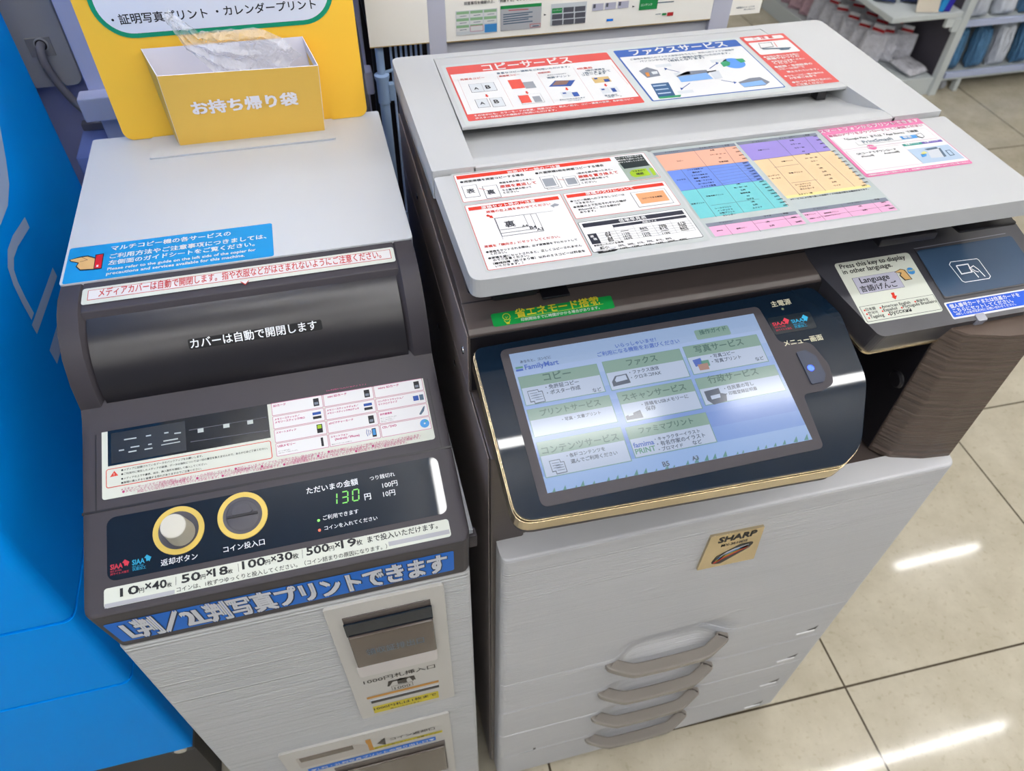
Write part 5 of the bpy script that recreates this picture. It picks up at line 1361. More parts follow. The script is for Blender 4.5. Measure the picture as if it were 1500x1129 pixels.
mb.build('power_lamp', cop)
# white front slabs made as height fields
def sstep(a, b, x): t = max(0, min(1, (x - a) / (b - a))); return t * t * (3 - 2 * t)
def slab(mb, x0, x1, z0, z1, yb, m, depth=lambda x, z: 0, rs=.010, rt=.007, rb=.0, nx=64, nz=40):
    def rnd(d, r): return 0 if (r <= 0 or d >= r) else r - math.sqrt(max(0, r * r - (r - d) ** 2))
    xs = [x0 + rs * (1 - math.cos(math.pi / 2 * i / 5)) for i in range(6)] + [x0 + rs + (x1 - x0 - 2 * rs) * i / nx for i in range(1, nx)] + [x1 - rs * (1 - math.cos(math.pi / 2 * i / 5)) for i in range(5, -1, -1)]
    zz = ([z0 + rb * (1 - math.cos(math.pi / 2 * i / 4)) for i in range(5)] if rb else [z0]) + [z0 + rb + (z1 - z0 - rb - rt) * i / nz for i in range(1, nz)] + [z1 - rt * (1 - math.cos(math.pi / 2 * i / 4)) for i in range(4, -1, -1)]
    n = len(xs); vs_ = []; fs = []
    for z in zz:
        for x in xs: vs_.append((x, rnd(x - x0, rs) + rnd(x1 - x, rs) + rnd(z1 - z, rt) + rnd(z - z0, rb) + depth(x, z), z))
    for j in range(len(zz) - 1):
        for i in range(n - 1): a = j * n + i; fs.append([a, a + 1, a + n + 1, a + n])
    per = [i for i in range(n)] + [j * n + n - 1 for j in range(1, len(zz))] + [(len(zz) - 1) * n + i for i in range(n - 2, -1, -1)] + [j * n for j in range(len(zz) - 2, 0, -1)]
    b = len(vs_)
    for i in per: x, y, z = vs_[i]; vs_.append((x, yb, z))
    k = len(per)
    for i in range(k): fs.append([per[(i + 1) % k], per[i], b + i, b + (i + 1) % k])
    fs.append([b + i for i in range(k)])
    mb.add(vs_, fs, m)
CX0, CX1 = -.004, .606
bump = lambda x: sstep(.178, .235, x) * (1 - sstep(.33, .395, x))
mb = MB(); slab(mb, CX0, CX1, .5235, .906, .0335, STRK, lambda x, z: .026 * bump(x) * (1 - sstep(.528, .588, z)) , .010, .0045, .0015, 70, 60)
fc = mb.build('front_cover', cop, 50)
mb = MB(); mb.prism(rpoly([(.2662, .7775), (.3512, .7735), (.3425, .8590), (.2672, .8625)], .001), (0, 0, 0), (1, 0, 0), (0, 0, 1), (0, -1, 0), -.0005, .0035, GOLD, .0012); npl = mb.build('nameplate', fc)
mb = MB(); mb.prism(rpoly([(.283, .788), (.298, .784), (.333, .812), (.338, .826), (.318, .826), (.288, .806)], .005), (0, 0, 0), (1, 0, 0), (0, 0, 1), (0, -1, 0), .0035, .0040, BLACK)
for k, c in enumerate(('photo', 'yel', 'globe', 'white')):
    pts = [(.287 + .0022 * k, .789 + .0045 * k), (.295 + .0022 * k, .801 + .0052 * k - .004), (.311, .8105 + .0035 * k - .004), (.330, .819 + .0015 * k - .002)]
    ribbon(mb, pts, .0042, lambda u, v: Vector((u, -.0043, v)), pmat(c))
mb.build('colour_emblem', npl)
o = sticker('nameplate_lettering', 'nameplate_print', npl, base=.0038)
GAUGE = mat('gauge_white', 'E6E6E8', .4)
ZD = [.5224, .4032, .2836, .1625, .045]
def handle_mesh(zt):
    mb = MB(); zc = zt - .0175; path = [(.1690, .006), (.1705, -.004), (.1760, -.0100), (.1900, -.0180), (.2050, -.0250), (.2200, -.0280), (.2750, -.0290), (.3300, -.0280), (.3450, -.0252), (.3620, -.0175), (.3770, -.0100), (.3820, -.004), (.3835, .006)]
    pts = []; n = 28
    for i in range(n + 1):   # resample the path smoothly
        f = i / n * (len(path) - 1); k = min(int(f), len(path) - 2); t = f - k
        p0, p1, p2, p3 = (Vector(path[max(0, k - 1)]), Vector(path[k]), Vector(path[k + 1]), Vector(path[min(len(path) - 1, k + 2)]))
        pts.append(.5 * ((2 * p1) + (p2 - p0) * t + (2 * p0 - 5 * p1 + 4 * p2 - p3) * t * t + (3 * p1 - p0 - 3 * p2 + p3) * t ** 3))
    sec = [(.0015, -.0130), (-.0004, .0010), (.0004, .0034), (.0022, .0046), (.0175, .0046), (.0195, .0030), (.0195, -.004), (.0160, -.0130)]   # (inward, up)
    vs_ = []; S = len(sec)
    for i, p in enumerate(pts):
        t = (pts[min(i + 1, n)] - pts[max(i - 1, 0)]).normalized(); nrm = Vector((-t.y, t.x))
        for a, b in sec: q = p + nrm * a; vs_.append((q.x, q.y, zc + b))
    fs = [[i * S + k, i * S + (k + 1) % S, (i + 1) * S + (k + 1) % S, (i + 1) * S + k] for i in range(n) for k in range(S)] + [list(range(S)), [n * S + k for k in range(S)][::-1]]
    return mb.add(vs_, fs, HANDLE)
for k in range(4):
    zt, zb = ZD[k] - .0006, ZD[k + 1] + .0008; mb = MB()
    slab(mb, CX0, CX1, zb, zt, .0335, STRK, lambda x, z, zt=zt, zb=zb: .024 * bump(x) * max(sstep(zt - .062, zt - .020, z), (1 - sstep(zb, zb + .018, z)) * (.9 if k < 3 else 0)), .010, .0026, .0018, 70, 24)
    d = mb.build('paper_drawer', cop, 50)
    handle_mesh(zt).build('handle', d, 28)
    mb = MB(); z = ZD[k + 1] + .026 if k < 3 else ZD[4] + .02
    mb.box(.533, -.0016, z - .0060, .569, .002, z - .001, GAUGE, .0008); mb.prism([(.558, z + .001), (.570, z + .001), (.572, z + .014), (.565, z + .008), (.552, z + .004)], (0, 0, 0), (1, 0, 0), (0, 0, 1), (0, -1, 0), -.001, .0003, BLACK)
    mb.build('paper_gauge', d)
mb = MB(); z = .165; mb.box(.037, -.0012, z - .003, .067, .002, z, LIDW, .0008); mb.box(.064, -.0004, z, .069, .002, z + .009, BLACK); mb.build('paper_mark', cop)
def caster(x, y):
    mb = MB(); mb.lathe([(0, -.014), (.021, -.014), (.0235, -.010), (.0235, .010), (.021, .014), (0, .014)], (x, y, .0236), (0, 1, 0), (0, 0, 1), (1, 0, 0), BLACK, 24); mb.box(x - .018, y - .015, .035, x + .018, y + .015, .056, BLACK, .003); return mb
for x, y in ((.594, .044), (.03, .05), (.575, .56), (.03, .56)): caster(x, y).build('caster', cop)

# ================================================================== the coin machine
CL, CR = -.414, -.043
coin = thing('coin_machine', (-.228, .29, 0), 'white and brown coin payment machine with media card slots left of the copier', 'coin machine')
mb = MB(); mb.box(CL, -.010, .03, CR, .59, .9265, STRKC, .006, 3); cab = mb.build('cabinet', coin)
MB().box(CL + .02, .02, 0, CR - .02, .56, .031, BLACK).build('plinth', coin)
mb = MB(); mb.xy(rrect(CL - .0015, .2855, CR + .0015, .588, .004), 1.133, 1.165, WHITE, .002); mb.build('top_cover', coin)
mb = MB()
profile_yz = ([(.588, .9265), (.588, 1.134), (.285, 1.134), (.262, 1.06), (.192, 1.060), (.190, 1.0835), (.174, 1.0735), (.155, 1.0660), (-.0190, 1.0123), (-.0214, 1.0100), (-.0212, 1.0060), (-.0110, .9270), (-.0105, .9265)])
rings = []; n = len(profile_yz)
for x, off in ((CL, .011), (CL + .0010, .0070), (CL + .003, .0036), (CL + .0055, .0012), (CL + .009, 0), (CR - .009, 0), (CR - .0055, .0012), (CR - .003, .0036), (CR - .0010, .0070), (CR, .011)):   # front corners rounded in plan
    rings += [(x, y + off * max(0, min(1, (.05 - y) / .07)), z - off * .14 * max(0, min(1, (.05 - y) / .07))) for y, z in profile_yz]
mb.add(rings, [[j * n + i, j * n + (i + 1) % n, (j + 1) * n + (i + 1) % n, (j + 1) * n + i] for j in range(9) for i in range(n)] + [list(range(n)), [9 * n + i for i in range(n)]], BROWN)
con = mb.build('console', coin)
arm = [(.286, 1.163), (.262, 1.1635), (.243, 1.1592), (.224, 1.1500), (.205, 1.1330), (.191, 1.1080), (.1825, 1.0760), (.1835, 1.060), (.286, 1.060)]
for xa, xb, xi in ((CL, CL + .020, CL + .028), (CR, CR - .020, CR - .028)):
    mb = MB(); n = len(arm); c = Vector((.262, 1.08))
    inner = [tuple(Vector(p) + (c - Vector(p)) * (.12 if i < 7 else 0)) for i, p in enumerate(arm)]
    rings = [[(xa, *p) for p in arm], [(xb, *p) for p in arm], [(xi, *p) for p in inner]]
    vs_ = [q for r in rings for q in r]; fs = [[j * n + i, j * n + (i + 1) % n, (j + 1) * n + (i + 1) % n, (j + 1) * n + i] for j in range(2) for i in range(n)] + [list(range(n)), [2 * n + i for i in range(n)]]
    mb.add(vs_, fs, BROWN).build('console_arm', coin, 30)
mb = MB(); mb.yz([(.286, 1.1632), (.2435, 1.1588), (.2385, 1.1490), (.2450, 1.1400), (.286, 1.1400)], CL + .022, CR - .022, BROWN, .0012); mb.build('cover_bar', coin)
mb = MB(); arc = [(.261 + .075 * math.cos(math.radians(a)), 1.080 + .075 * math.sin(math.radians(a))) for a in range(100, 184, 4)]
mb.yz(arc + [(.27, 1.078), (.27, 1.15)], CL + .026, CR - .026, ROLL); roller = mb.build('media_cover', coin)
sticker('cover_lettering_sticker', 'roller_sticker', roller, base=.0004)
sticker('cover_warning_sticker', 'cover_warning_sticker', coin, base=.0012)
sticker('guide_sticker', 'guide_sticker', coin, base=.0003)
sticker('media_sheet', 'media_sheet', coin, base=.0003)
O, U, V, N = frame('console')
mb = MB(); mb.prism([(CL - .0004, -.0825), (CR + .0004, -.0835), (CR + .0004, -.0810), (CL - .0004, -.0800)], O, U, V, N, -.002, .0002, BLACK)
for q in ([(-.402, .010), (-.4005, .010), (-.4005, -.0805), (-.402, -.0805)], [(-.0545, .013), (-.053, .013), (-.053, -.0815), (-.0545, -.0815)], [(-.395, .0175), (-.062, .0195), (-.062, .0205), (-.395, .0185)]): mb.prism(q, O, U, V, N, -.001, .0002, BLACK)
mb.build('door_gap', coin)
mb = MB(); mb.prism(rrect(-.3915, -.1535, -.0605, -.0900, .0085), O, U, V, N, -.001, .0003, GLOSS); cp = mb.build('coin_panel', coin)
sticker('return_button_lettering', 'coin_panel_print', cp, base=.0003); sticker('coin_slot_lettering', 'coin_slot_print', cp, base=.0003); sticker('amount_lettering', 'amount_print', cp, base=.0003); sticker('antivirus_mark', 'antivirus_mark', cp, base=.0003); sticker('antibacterial_mark', 'antibacterial_mark', cp, base=.0003)
for cx, cy in ((-.3247, -.1163), (-.2632, -.1140)):
    P0 = O + U * cx + V * cy
    mb = MB(); mb.lathe([(.0192, .0002), (.0192, .0010), (.0242, .0010), (.0246, .0002)], P0, U, V, N, CAMEL, 48); ring = mb.build('ring', cp)
    mb = MB(); mb.lathe([(.0193, .0008), (.0186, .0008), (.0178, .0005), (0, .0005)], P0, U, V, N, DGREY, 48); mb.build('cup', ring)
P0 = O + U * -.3225 + V * -.1195
mb = MB(); mb.lathe([(0, .0270), (.0105, .0270), (.0118, .0262), (.0122, .0245), (.0135, .0008)], P0, U, V, N, KNOB, 40); mb.build('coin_return_button', cp)
P0 = O + U * -.2632 + V * -.1140
mb = MB(); mb.lathe([(0, .0018), (.0145, .0016), (.0162, .0008)], P0, U, V, N, DGREY, 40); mb.prism(rpoly([(-.011, .001), (.011, .001), (.008, .009), (0, .0115), (-.008, .009)], .003), P0, U, V, N, .0012, .0036, DGREY, .001)
mb.prism([(-.0150, -.0012), (.0150, -.0012), (.0150, .0012), (-.0150, .0012)], P0, U, V, N, .0014, .0030, BLACK); mb.build('coin_slot', cp)
# 130 in green segments
SEGS = {'1': 'bc', '3': 'abcdg', '0': 'abcdef'}
mb = MB(); u = -.1765
for ch in '130':
    w, h, s = .0062, .0118, .0026
    P_ = {'a': ((0, h), (w, h)), 'b': ((w, h), (w, h / 2)), 'c': ((w, h / 2), (w, 0)), 'd': ((0, 0), (w, 0)), 'e': ((0, 0), (0, h / 2)), 'f': ((0, h / 2), (0, h)), 'g': ((0, h / 2), (w, h / 2))}
    for k in SEGS[ch]:
        a, b = map(Vector, P_[k]); d = (b - a) * .1; a, b = a + d, b - d
        ribbon(mb, [(u + a.x + a.y * .12, -.1215 + a.y), (u + b.x + b.y * .12, -.1215 + b.y)], .0013, lambda x, y: O + U * x + V * y + N * .0005, SEG)
    u += .0112
mb.build('amount_digits', cp)
for c, (x, y) in ((LEDG, (-.1904, -.1346)), (LEDR, (-.1908, -.1448))): MB().lathe([(0, .0007), (.0014, .0005)], O + U * x + V * y, U, V, N, c, 14).build('status_lamp', cp)
sticker('coin_limit_sticker', 'coin_limit_sticker', coin, base=.0003)
sticker('photo_print_banner', 'photo_print_banner', coin, base=.0004, step=.00015)
# bill insert
def plate(mb, x0, z0, x1, z1, t, m, b=.002): mb.prism(rrect(x0, z0, x1, z1, .004), (0, -.010, 0), (1, 0, 0), (0, 0, 1), (0, -1, 0), -.002, t, m, b)
FR = ((0, -.010, 0), (1, 0, 0), (0, 0, 1), (0, -1, 0))
mb = MB(); plate(mb, -.2090, .571, -.0750, .912, .0035, PLATE); bill = mb.build('bill_plate', coin)
mb = MB(); mb.box(-.1920, -.0150, .757, -.0920, -.0125, .886, DBROWN, .001); mb.box(-.1925, -.0175, .8435, -.0913, -.0150, .874, GLOSS, .0008); mb.build('receipt_frame', bill)
mb = MB(); mb.box(-.1912, -.0205, .7600, -.0918, -.0150, .8440, SMOKE, .002); mb.build('receipt_flap', bill)
mb = MB(); mb.prism(rrect(-.1935, .721, -.0920, .757, .005), *FR, .0036, .0065, mat('pale_lip_plastic', 'C4BFBE', .3), .001); mb.build('receipt_lip', bill)
mb = MB(); mb.box(-.1910, -.0152, .6215, -.0953, -.0128, .6325, LIDW, .0006); mb.box(-.1895, -.0156, .6255, -.0955, -.0150, .6325, BLACK); mb.build('bill_slot', bill)
LABELS['receipt_print'] = ('front', [('T', 'steel', 1, '領収証排出口', -176.0, -106.0, 793.0, 16, 0.0)])
bake_texts(['領収証排出口'])
sticker('receipt_lettering', 'receipt_print', bill, base=.0106)
sticker('bill_lettering', 'bill_slot_print', bill, base=.0038); sticker('bill_limit_sticker', 'bill_limit_sticker', bill, base=.0039)
mb = MB(); plate(mb, -.3395, .20, -.0860, .510, .0035, PLATE); ret = mb.build('return_plate', coin)
mb = MB(); mb.prism(rpoly([(-.3200, .434), (-.2150, .434), (-.2150, .468), (-.2330, .480), (-.3200, .480)], .004), *FR, .0030, .0042, mat('return_cup_plastic', 'A8A29C', .35), .0006); mb.box(-.3150, -.0148, .462, -.2360, -.0140, .479, SMOKE); mb.build('coin_return_cup', ret)
mb = MB(); mb.box(-.2760, -.0150, .245, -.0985, -.0128, .395, DBROWN, .001); mb.box(-.2740, -.0185, .250, -.1005, -.0145, .375, SMOKE, .002); mb.build('print_outlet', ret)
for n, k in (('return_lettering', 'coin_return_print'), ('change_reminder_sticker', 'change_sticker'), ('outlet_sticker', 'outlet_sticker')): sticker(n, k, ret, base=.0039)
mb = MB(); mb.box(CR + .0005, .0, .985, CR + .006, .17, .992, GREYC); mb.box(CR, -.004, .962, CR + .010, .008, .985, BROWN, .002); mb.build('side_latch', coin)

# ================================================================== yellow take-home bag sign
sign = thing('card_sign', (-.22, .575, 1.165), 'yellow card sign with green rimmed white field standing on the coin machine', 'sign')
mb = MB(); FB = ((0, .575, 0), (1, 0, 0), (0, 0, 1), (0, -1, 0))
mb.prism(rrect(-.3735, 1.1655, -.0575, 1.66, .012, 6), *FB, -.003, 0, YEL, .0006); board = mb.build('board', sign)
mb = MB(); mb.prism(rrect(-.3560, 1.2935, -.0800, 1.64, .040, 10), *FB, .0002, .0008, GREEN); mb.prism(rrect(-.3505, 1.2990, -.0855, 1.634, .035, 10), *FB, .0008, .0012, SIGNW); mb.build('printed_field', board)
sticker('sign_lettering', 'sign_print', board, base=.0010)
mb = MB(); mb.xy(rrect(-.340, .521, -.106, .574, .002), 1.1655, 1.1676, WHITE); mb.build('foot_plate', sign)
# pocket: front sheet leans forward, sides fold back to the board
f0, f1 = Vector((-.3035, .5450, 1.1675)), Vector((-.1185, .5450, 1.1675)); t0, t1 = Vector((-.2975, .5150, 1.2725)), Vector((-.1130, .5150, 1.2680))
b0, b1 = Vector((-.3120, .5735, 1.1680)), Vector((-.1180, .5735, 1.1680)); s0, s1 = Vector((-.3165, .5735, 1.2810)), Vector((-.1260, .5735, 1.2800)); m0, m1 = Vector((-.3100, .5450, 1.2700)), Vector((-.1135, .5380, 1.2720))
mb = MB()
def sheet(a, b, c, d, outward):
    nrm = (b - a).cross(d - a).normalized(); nrm = nrm if nrm.dot(Vector(outward)) > 0 else -nrm
    q = [p + nrm * .0006 for p in (a, b, c, d)]; i = [p - nrm * .0004 for p in (a, b, c, d)]
    mb.add(q, [[0, 1, 2, 3]], YEL2); mb.add(i, [[3, 2, 1, 0]], PAPERW)
    mb.add(q + i, [[k, (k + 1) % 4, 4 + (k + 1) % 4, 4 + k] for k in range(4)], PAPERW)
sheet(f0, f1, t1, t0, (0, -1, 0)); sheet(b0, f0, t0, s0, (-1, 0, 0)); sheet(f1, b1, s1, t1, (1, 0, 0)); sheet(b0, b1, f1, f0, (0, 0, -1))
mb.add([b0 + Vector((0, -.0004, 0)), b1 + Vector((0, -.0004, 0)), s1 + Vector((0, -.0004, 0)), s0 + Vector((0, -.0004, 0))], [[0, 1, 2, 3]], PAPERW)
STICKERS.add('pocket'); pk = mb.build('pocket', sign, 0)
sticker('pocket_lettering', 'pocket_print', pk, base=.0018)
# clear bag sticking out of the pocket
mb = MB(); nu, nv = 46, 12; vs_ = []
spine = [Vector((-.170, .555, 1.240)), Vector((-.187, .551, 1.264)), Vector((-.225, .540, 1.285)), Vector((-.248, .541, 1.297)), Vector((-.262, .545, 1.316)), Vector((-.272, .548, 1.330))]
wid = [.050, .044, .026, .015, .010, .004]
for i in range(nu + 1):
    f = i / nu * 5; k = min(int(f), 4); t = f - k; c = spine[k].lerp(spine[k + 1], t); w = wid[k] + (wid[k + 1] - wid[k]) * t; dr = (spine[k + 1] - spine[k]).normalized(); sd = dr.cross(Vector((0, -1, 0))).normalized()
    for j in range(nv + 1):
        g = j / nv * 2 - 1; q = c + sd * (g * w); q.y += .007 * noise.noise(q * 60) + .005 * noise.noise(q * 170) + .004 * math.sin(g * 11 + i * .2) - .003; vs_.append(q[:])
mb.add(vs_, [[i * (nv + 1) + j, i * (nv + 1) + j + 1, (i + 1) * (nv + 1) + j + 1, (i + 1) * (nv + 1) + j] for i in range(nu) for j in range(nv)], CLEAR)
tag(mb.build('plastic_bag', None, 60), 'crumpled clear plastic bag poking out of the yellow card pocket', 'plastic bag')

# ================================================================== blue machine
blue = thing('blue_machine', (-.85, .45, 0), 'tall bright blue machine with pale lettering on its side, left of the coin machine', 'machine')
mb = MB(); xs = -.52
prof = rpoly([(-1.15, .108), (xs, .108), (xs, .792), (-1.15, .792)], [.01, .016, .01, .01], 6)
for a, b in ((.303, .5945), (.600, .7935), (.799, 1.75)): mb.xy(prof, a, b, BLUE, .0022)
inner_p = [(-1.145, .114), (xs - .004, .114), (xs - .004, .788), (-1.145, .788)]
mb.xy(inner_p, .29, 1.74, BLUE); mb.build('housing', blue)
mb = MB(); mb.xy([(-1.13, .15), (xs - .03, .15), (xs - .03, .76), (-1.13, .76)], .0, .30, BLACK); mb.box(-.565, .118, .262, -.528, .150, .300, mat('dark_steel_bracket', '3A3C46', .35, .6), .003); mb.lathe([(0, .006), (.010, .005), (.012, 0)], (-.546, .118, .284), (1, 0, 0), (0, 0, 1), (0, -1, 0), CHROME, 20); mb.build('base_frame', blue)
mb = MB()
for w, pts in ((.015, [(.537, 1.087), (.480, 1.098), (.452, 1.099), (.433, 1.091), (.424, 1.075), (.419, 1.05), (.417, 1.026)]), (.015, [(.538, 1.003), (.403, 1.016)]), (.024, [(.50, .955), (.407, .962)]), (.022, [(.60, 1.20), (.565, 1.168), (.54, 1.15), (.51, 1.141), (.47, 1.142), (.43, 1.15)])):
    ribbon(mb, pts, w, lambda u, v: Vector((xs + .0007, u, v)), BLUEW)
STICKERS.add('side_lettering'); mb.build('side_lettering', blue, 0)

# ================================================================== wall side clutter behind the coin machine
mb = MB(); mb.prism(rrect(-.86, 1.100, -.4865, 1.62, .014), (0, .900, 0), (1, 0, 0), (0, 0, 1), (0, -1, 0), -.0295, .0, GREYC, .006); wc = mb.build('wall_cabinet'); tag(wc, 'grey wall mounted cabinet with rounded corner between blue machine and yellow sign', 'cabinet')
plt = thing('cable_outlet', (-.523, .900, 1.16), 'small grey square cable outlet plate on the grey wall cabinet', 'outlet')
mb = MB(); mb.prism([(-.5440, 1.150), (-.5085, 1.150), (-.5085, 1.1785), (-.5440, 1.1785)], (0, .900, 0), (1, 0, 0), (0, 0, 1), (0, -1, 0), -.001, .002, mat('outlet_plate', '8E9094', .5), .0006); mb.build('plate', plt)
mb = MB(); mb.lathe([(.0085, .0022), (.0085, .0040), (.0100, .0040), (.0105, .0020)], (-.5235, .900, 1.1680), (1, 0, 0), (0, 0, 1), (0, -1, 0), GREYC, 24); mb.lathe([(0, .0024), (.0085, .0024)], (-.5235, .900, 1.1680), (1, 0, 0), (0, 0, 1), (0, -1, 0), BLACK, 24); mb.build('grommet', plt)
mb = MB(); pts = [(-.5235, .905, 1.168), (-.5235, .885, 1.1665), (-.522, .874, 1.150), (-.516, .872, 1.122), (-.503, .868, 1.090), (-.487, .862, 1.070), (-.465, .855, 1.061), (-.43, .85, 1.058), (-.36, .85, 1.056)]
sp = []
for i in range(len(pts) - 1):
    for t in (0, .25, .5, .75):
        p0, p1, p2, p3 = (Vector(pts[max(0, i - 1)]), Vector(pts[i]), Vector(pts[i + 1]), Vector(pts[min(len(pts) - 1, i + 2)])); sp.append(.5 * ((2 * p1) + (p2 - p0) * t + (2 * p0 - 5 * p1 + 4 * p2 - p3) * t * t + (3 * p1 - p0 - 3 * p2 + p3) * t ** 3))
mb.tube(sp, .0062, CABLE, 12); tag(mb.build('power_cord', None, 60), 'thick grey cord curving down out of the cable outlet', 'cord')
mb = MB(); mb.box(-.512, .880, 1.0303, -.30, .896, 1.044, CABLE, .003); tag(mb.build('cable_duct'), 'thin grey cable duct lying across the slate blue counter', 'cable duct')
part = thing('partition_panel', (-.25, .8, 0), 'pale lavender upright panel with bottom ledge behind the yellow sign', 'panel')
MB().box(-.457, .800, 1.0305, -.036, .830, 1.70, LAVW, .003).build('board', part); MB().box(-.470, .770, 1.0985, -.030, .800, 1.136, mat('lavender_ledge', 'B4BAD8', .5, 0, .35), .003).build('ledge', part)
mb = MB(); mb.box(-.515, .797, 0, -.034, .928, 1.030, mat('slate_blue_laminate', '6A7EC0', .5, 0, .35), .004); tag(mb.build('low_counter'), 'low slate blue counter behind the coin machine carrying the lavender panel', 'counter')
# wire rack
rack = thing('wire_rack', (0, .7, 0), 'blue grey steel wire rack with upright pole behind the copier', 'rack')
RX, RY = -.0205, .716
mb = MB(); mb.tube([(RX, RY, 0), (RX, RY, 1.118)], .0078, POLE, 16); mb.tube([(RX, RY, 1.118), (RX, RY, 1.7)], .0062, POLE, 16); mb.build('pole', rack)
mb = MB(); mb.lathe([(.0070, -.03), (.0095, -.028), (.0095, .005), (.0115, .012), (.0115, .016), (.0062, .018)], (RX, RY, 1.140), (1, 0, 0), (0, 1, 0), (0, 0, 1), POLE, 20); mb.box(-.012, .710, 1.115, -.003, .722, 1.142, POLE, .002); mb.build('collar', rack)
for k in range(7): MB().tube([(.0000 + k * .0078, .745, .80), (-.001 + k * .0078, .745, 1.60)], .0019, WIREM, 8).build('wire', rack)
mb = MB(); mb.tube([(RX, RY, 1.158), (.050, .745, 1.158)], .0025, POLE, 8); mb.tube([(RX, RY, .9), (.050, .745, .9)], .0025, POLE, 8); mb.build('cross_rod', rack)
for k, (pts, r) in enumerate((([(-.052, .76, 1.75), (-.045, .755, 1.45), (-.036, .75, 1.27), (-.027, .74, 1.205), (-.028, .73, 1.16), (-.034, .74, 1.0), (-.03, .75, .7)], .0035), ([(-.066, .80, 1.7), (-.060, .79, 1.35), (-.048, .775, 1.2), (-.042, .77, 1.0)], .0042))):
    tag(MB().tube(pts, r, BLACK if k == 0 else CABLE, 10).build('cable', None, 60), ('thin black cable hanging beside the rack pole', 'grey cable hanging next to the yellow sign')[k], 'cable')
# poster stand
st_ = thing('poster_stand', (.3, .7, 0), 'grey free standing panel with white printed guide posters behind the copier', 'poster stand')
MB().box(.054, .712, 0, .533, .735, 1.75, GREYB, .002).build('panel', st_)
for xa, xb in ((.053, .080), (.506, .540)): MB().box(xa, .700, 0, xb, .7115, 1.75, mat('stand_upright', 'B2B4C4', .45, 0, .4), .002).build('upright', st_)
OCH = mat('ochre_edge', 'A08A5C', .6)
for nm, xa, xb, z in (('blank_poster', -.0345, .0535, 1.2045), ('guide_poster', .0795, .5065, 1.2030), ('side_poster', .539, .592, 1.2070)):
    mb = MB(); mb.box(xa, .7005, z, xb, .7035, 1.70, CREAMB, .0005); mb.box(xa, .7003, z - .0012, xb, .7037, z, OCH if nm != 'side_poster' else CREAMB); po = mb.build(nm, st_)
    if nm == 'guide_poster': sticker('poster_print', 'poster_print', po, base=.0003)
    if nm == 'side_poster': sticker('poster_note', 'poster_tail_print', po, base=.0003)
# ================================================================== gondola of goods at the back right
gon = thing('store_shelf', (3.0, 2.8, 0), 'white store gondola of goods on the tiled floor, behind right of the copier', 'shelf')
MB().box(2.728, 2.440, 0, 2.765, 2.475, 1.45, SHELFW, .003).build('upright', gon)
MB().box(2.735, 2.475, .03, 2.755, 3.62, 1.40, mat('dark_back_panel', '4A4650', .6), 0).build('back_panel', gon)
mb = MB(); mb.box(2.43, 2.455, .0, 2.728, 3.60, .085, SHELFW, .004); mb.build('base', gon)
mb = MB(); mb.box(2.365, 2.450, .362, 2.728, 3.60, .388, SHELFW, .004); mb.box(2.660, 2.452, .32, 2.728, 2.47, .362, SHELFW, .003); mb.box(2.700, 2.446, .30, 2.735, 2.466, .36, SHELFW, .003); mb.build('end_shelf', gon)
mb = MB(); mb.box(2.775, 2.455, .062, 4.2, 2.95, .080, SHELFW, .003); mb.build('lower_shelf', gon); mb = MB(); mb.box(2.775, 2.440, .080, 4.2, 2.456, .108, SHELFL, .002); mb.build('price_rail', gon)
mb = MB(); mb.box(2.775, 2.470, .312, 4.2, 2.95, .324, SHELFW, .003); mb.build('upper_shelf', gon); mb = MB(); mb.box(2.775, 2.455, .312, 4.2, 2.471, .340, SHELFL, .002); mb.build('price_rail', gon)
MB().box(2.765, 2.95, .03, 4.2, 2.97, 1.40, mat('dark_back_panel', '4A4650', .6), 0).build('back_panel', gon)
mb = MB(); mb.box(2.875, 2.458, 0, 2.898, 2.49, .065, SHELFW, .003); mb.build('foot', gon); mb = MB(); mb.lathe([(0, -.014), (.024, -.014), (.027, -.01), (.027, .01), (.024, .014), (0, .014)], (2.825, 2.50, .0272), (0, 1, 0), (0, 0, 1), (1, 0, 0), GREYC, 22); mb.box(2.81, 2.485, .04, 2.84, 2.515, .064, GREYC); mb.build('caster', gon)
BAGW = mat('clear_bag_white_goods', 'D2D2DC', .18, 0, .6, bump=((38, 38, 38), .9, .02, .38)); BAGP = mat('clear_bag_pink_goods', 'C4A0AC', .2, 0, .6, bump=((38, 38, 38), .9, .02, .5)); TAGR = mat('red_tag_card', 'B0121C', .45)
BLUEP = mat('glossy_blue_wrap', '5286B4', .15, 0, .7, bump=((75, 75, 12), 1.0, .03, .75)); WHITEP = mat('white_cloth_wrap', 'D8DEEA', .25, 0, .6, bump=((50, 50, 14), 1.0, .02, .22)); NAVYP = mat('navy_wrap', '2E3A66', .2, 0, .6, bump=((40, 40, 40), .8, .02, .6))
def pillow(mb, w, h, d, m, seed, nx=12, nz=14):
    """a bag: flat sealed edges, full middle, wrinkled"""
    vs_ = []; r = random.Random(seed); o = Vector((r.random() * 9, r.random() * 9, r.random() * 9))
    for s in (-1, 1):
        for j in range(nz + 1):
            for i in range(nx + 1):
                a = i / nx * 2 - 1; b = j / nz * 2 - 1; e = max(0, (1 - a ** 4)) ** .5 * max(0, (1 - b ** 6)) ** .6
                x = a * w / 2; z = (b + 1) / 2 * h; y = s * d / 2 * e
                n_ = noise.noise(Vector((x * 22, z * 22, s * 3)) + o) * .16 * d * e
                vs_.append((x * (1 - .05 * b * b), y + n_, z))
    N_ = (nx + 1) * (nz + 1); fs = []
    for k in range(2):
        for j in range(nz):
            for i in range(nx): a = k * N_ + j * (nx + 1) + i; q = [a, a + 1, a + nx + 2, a + nx + 1]; fs.append(q if k == 0 else q[::-1])
    mb.add(vs_, fs, m)
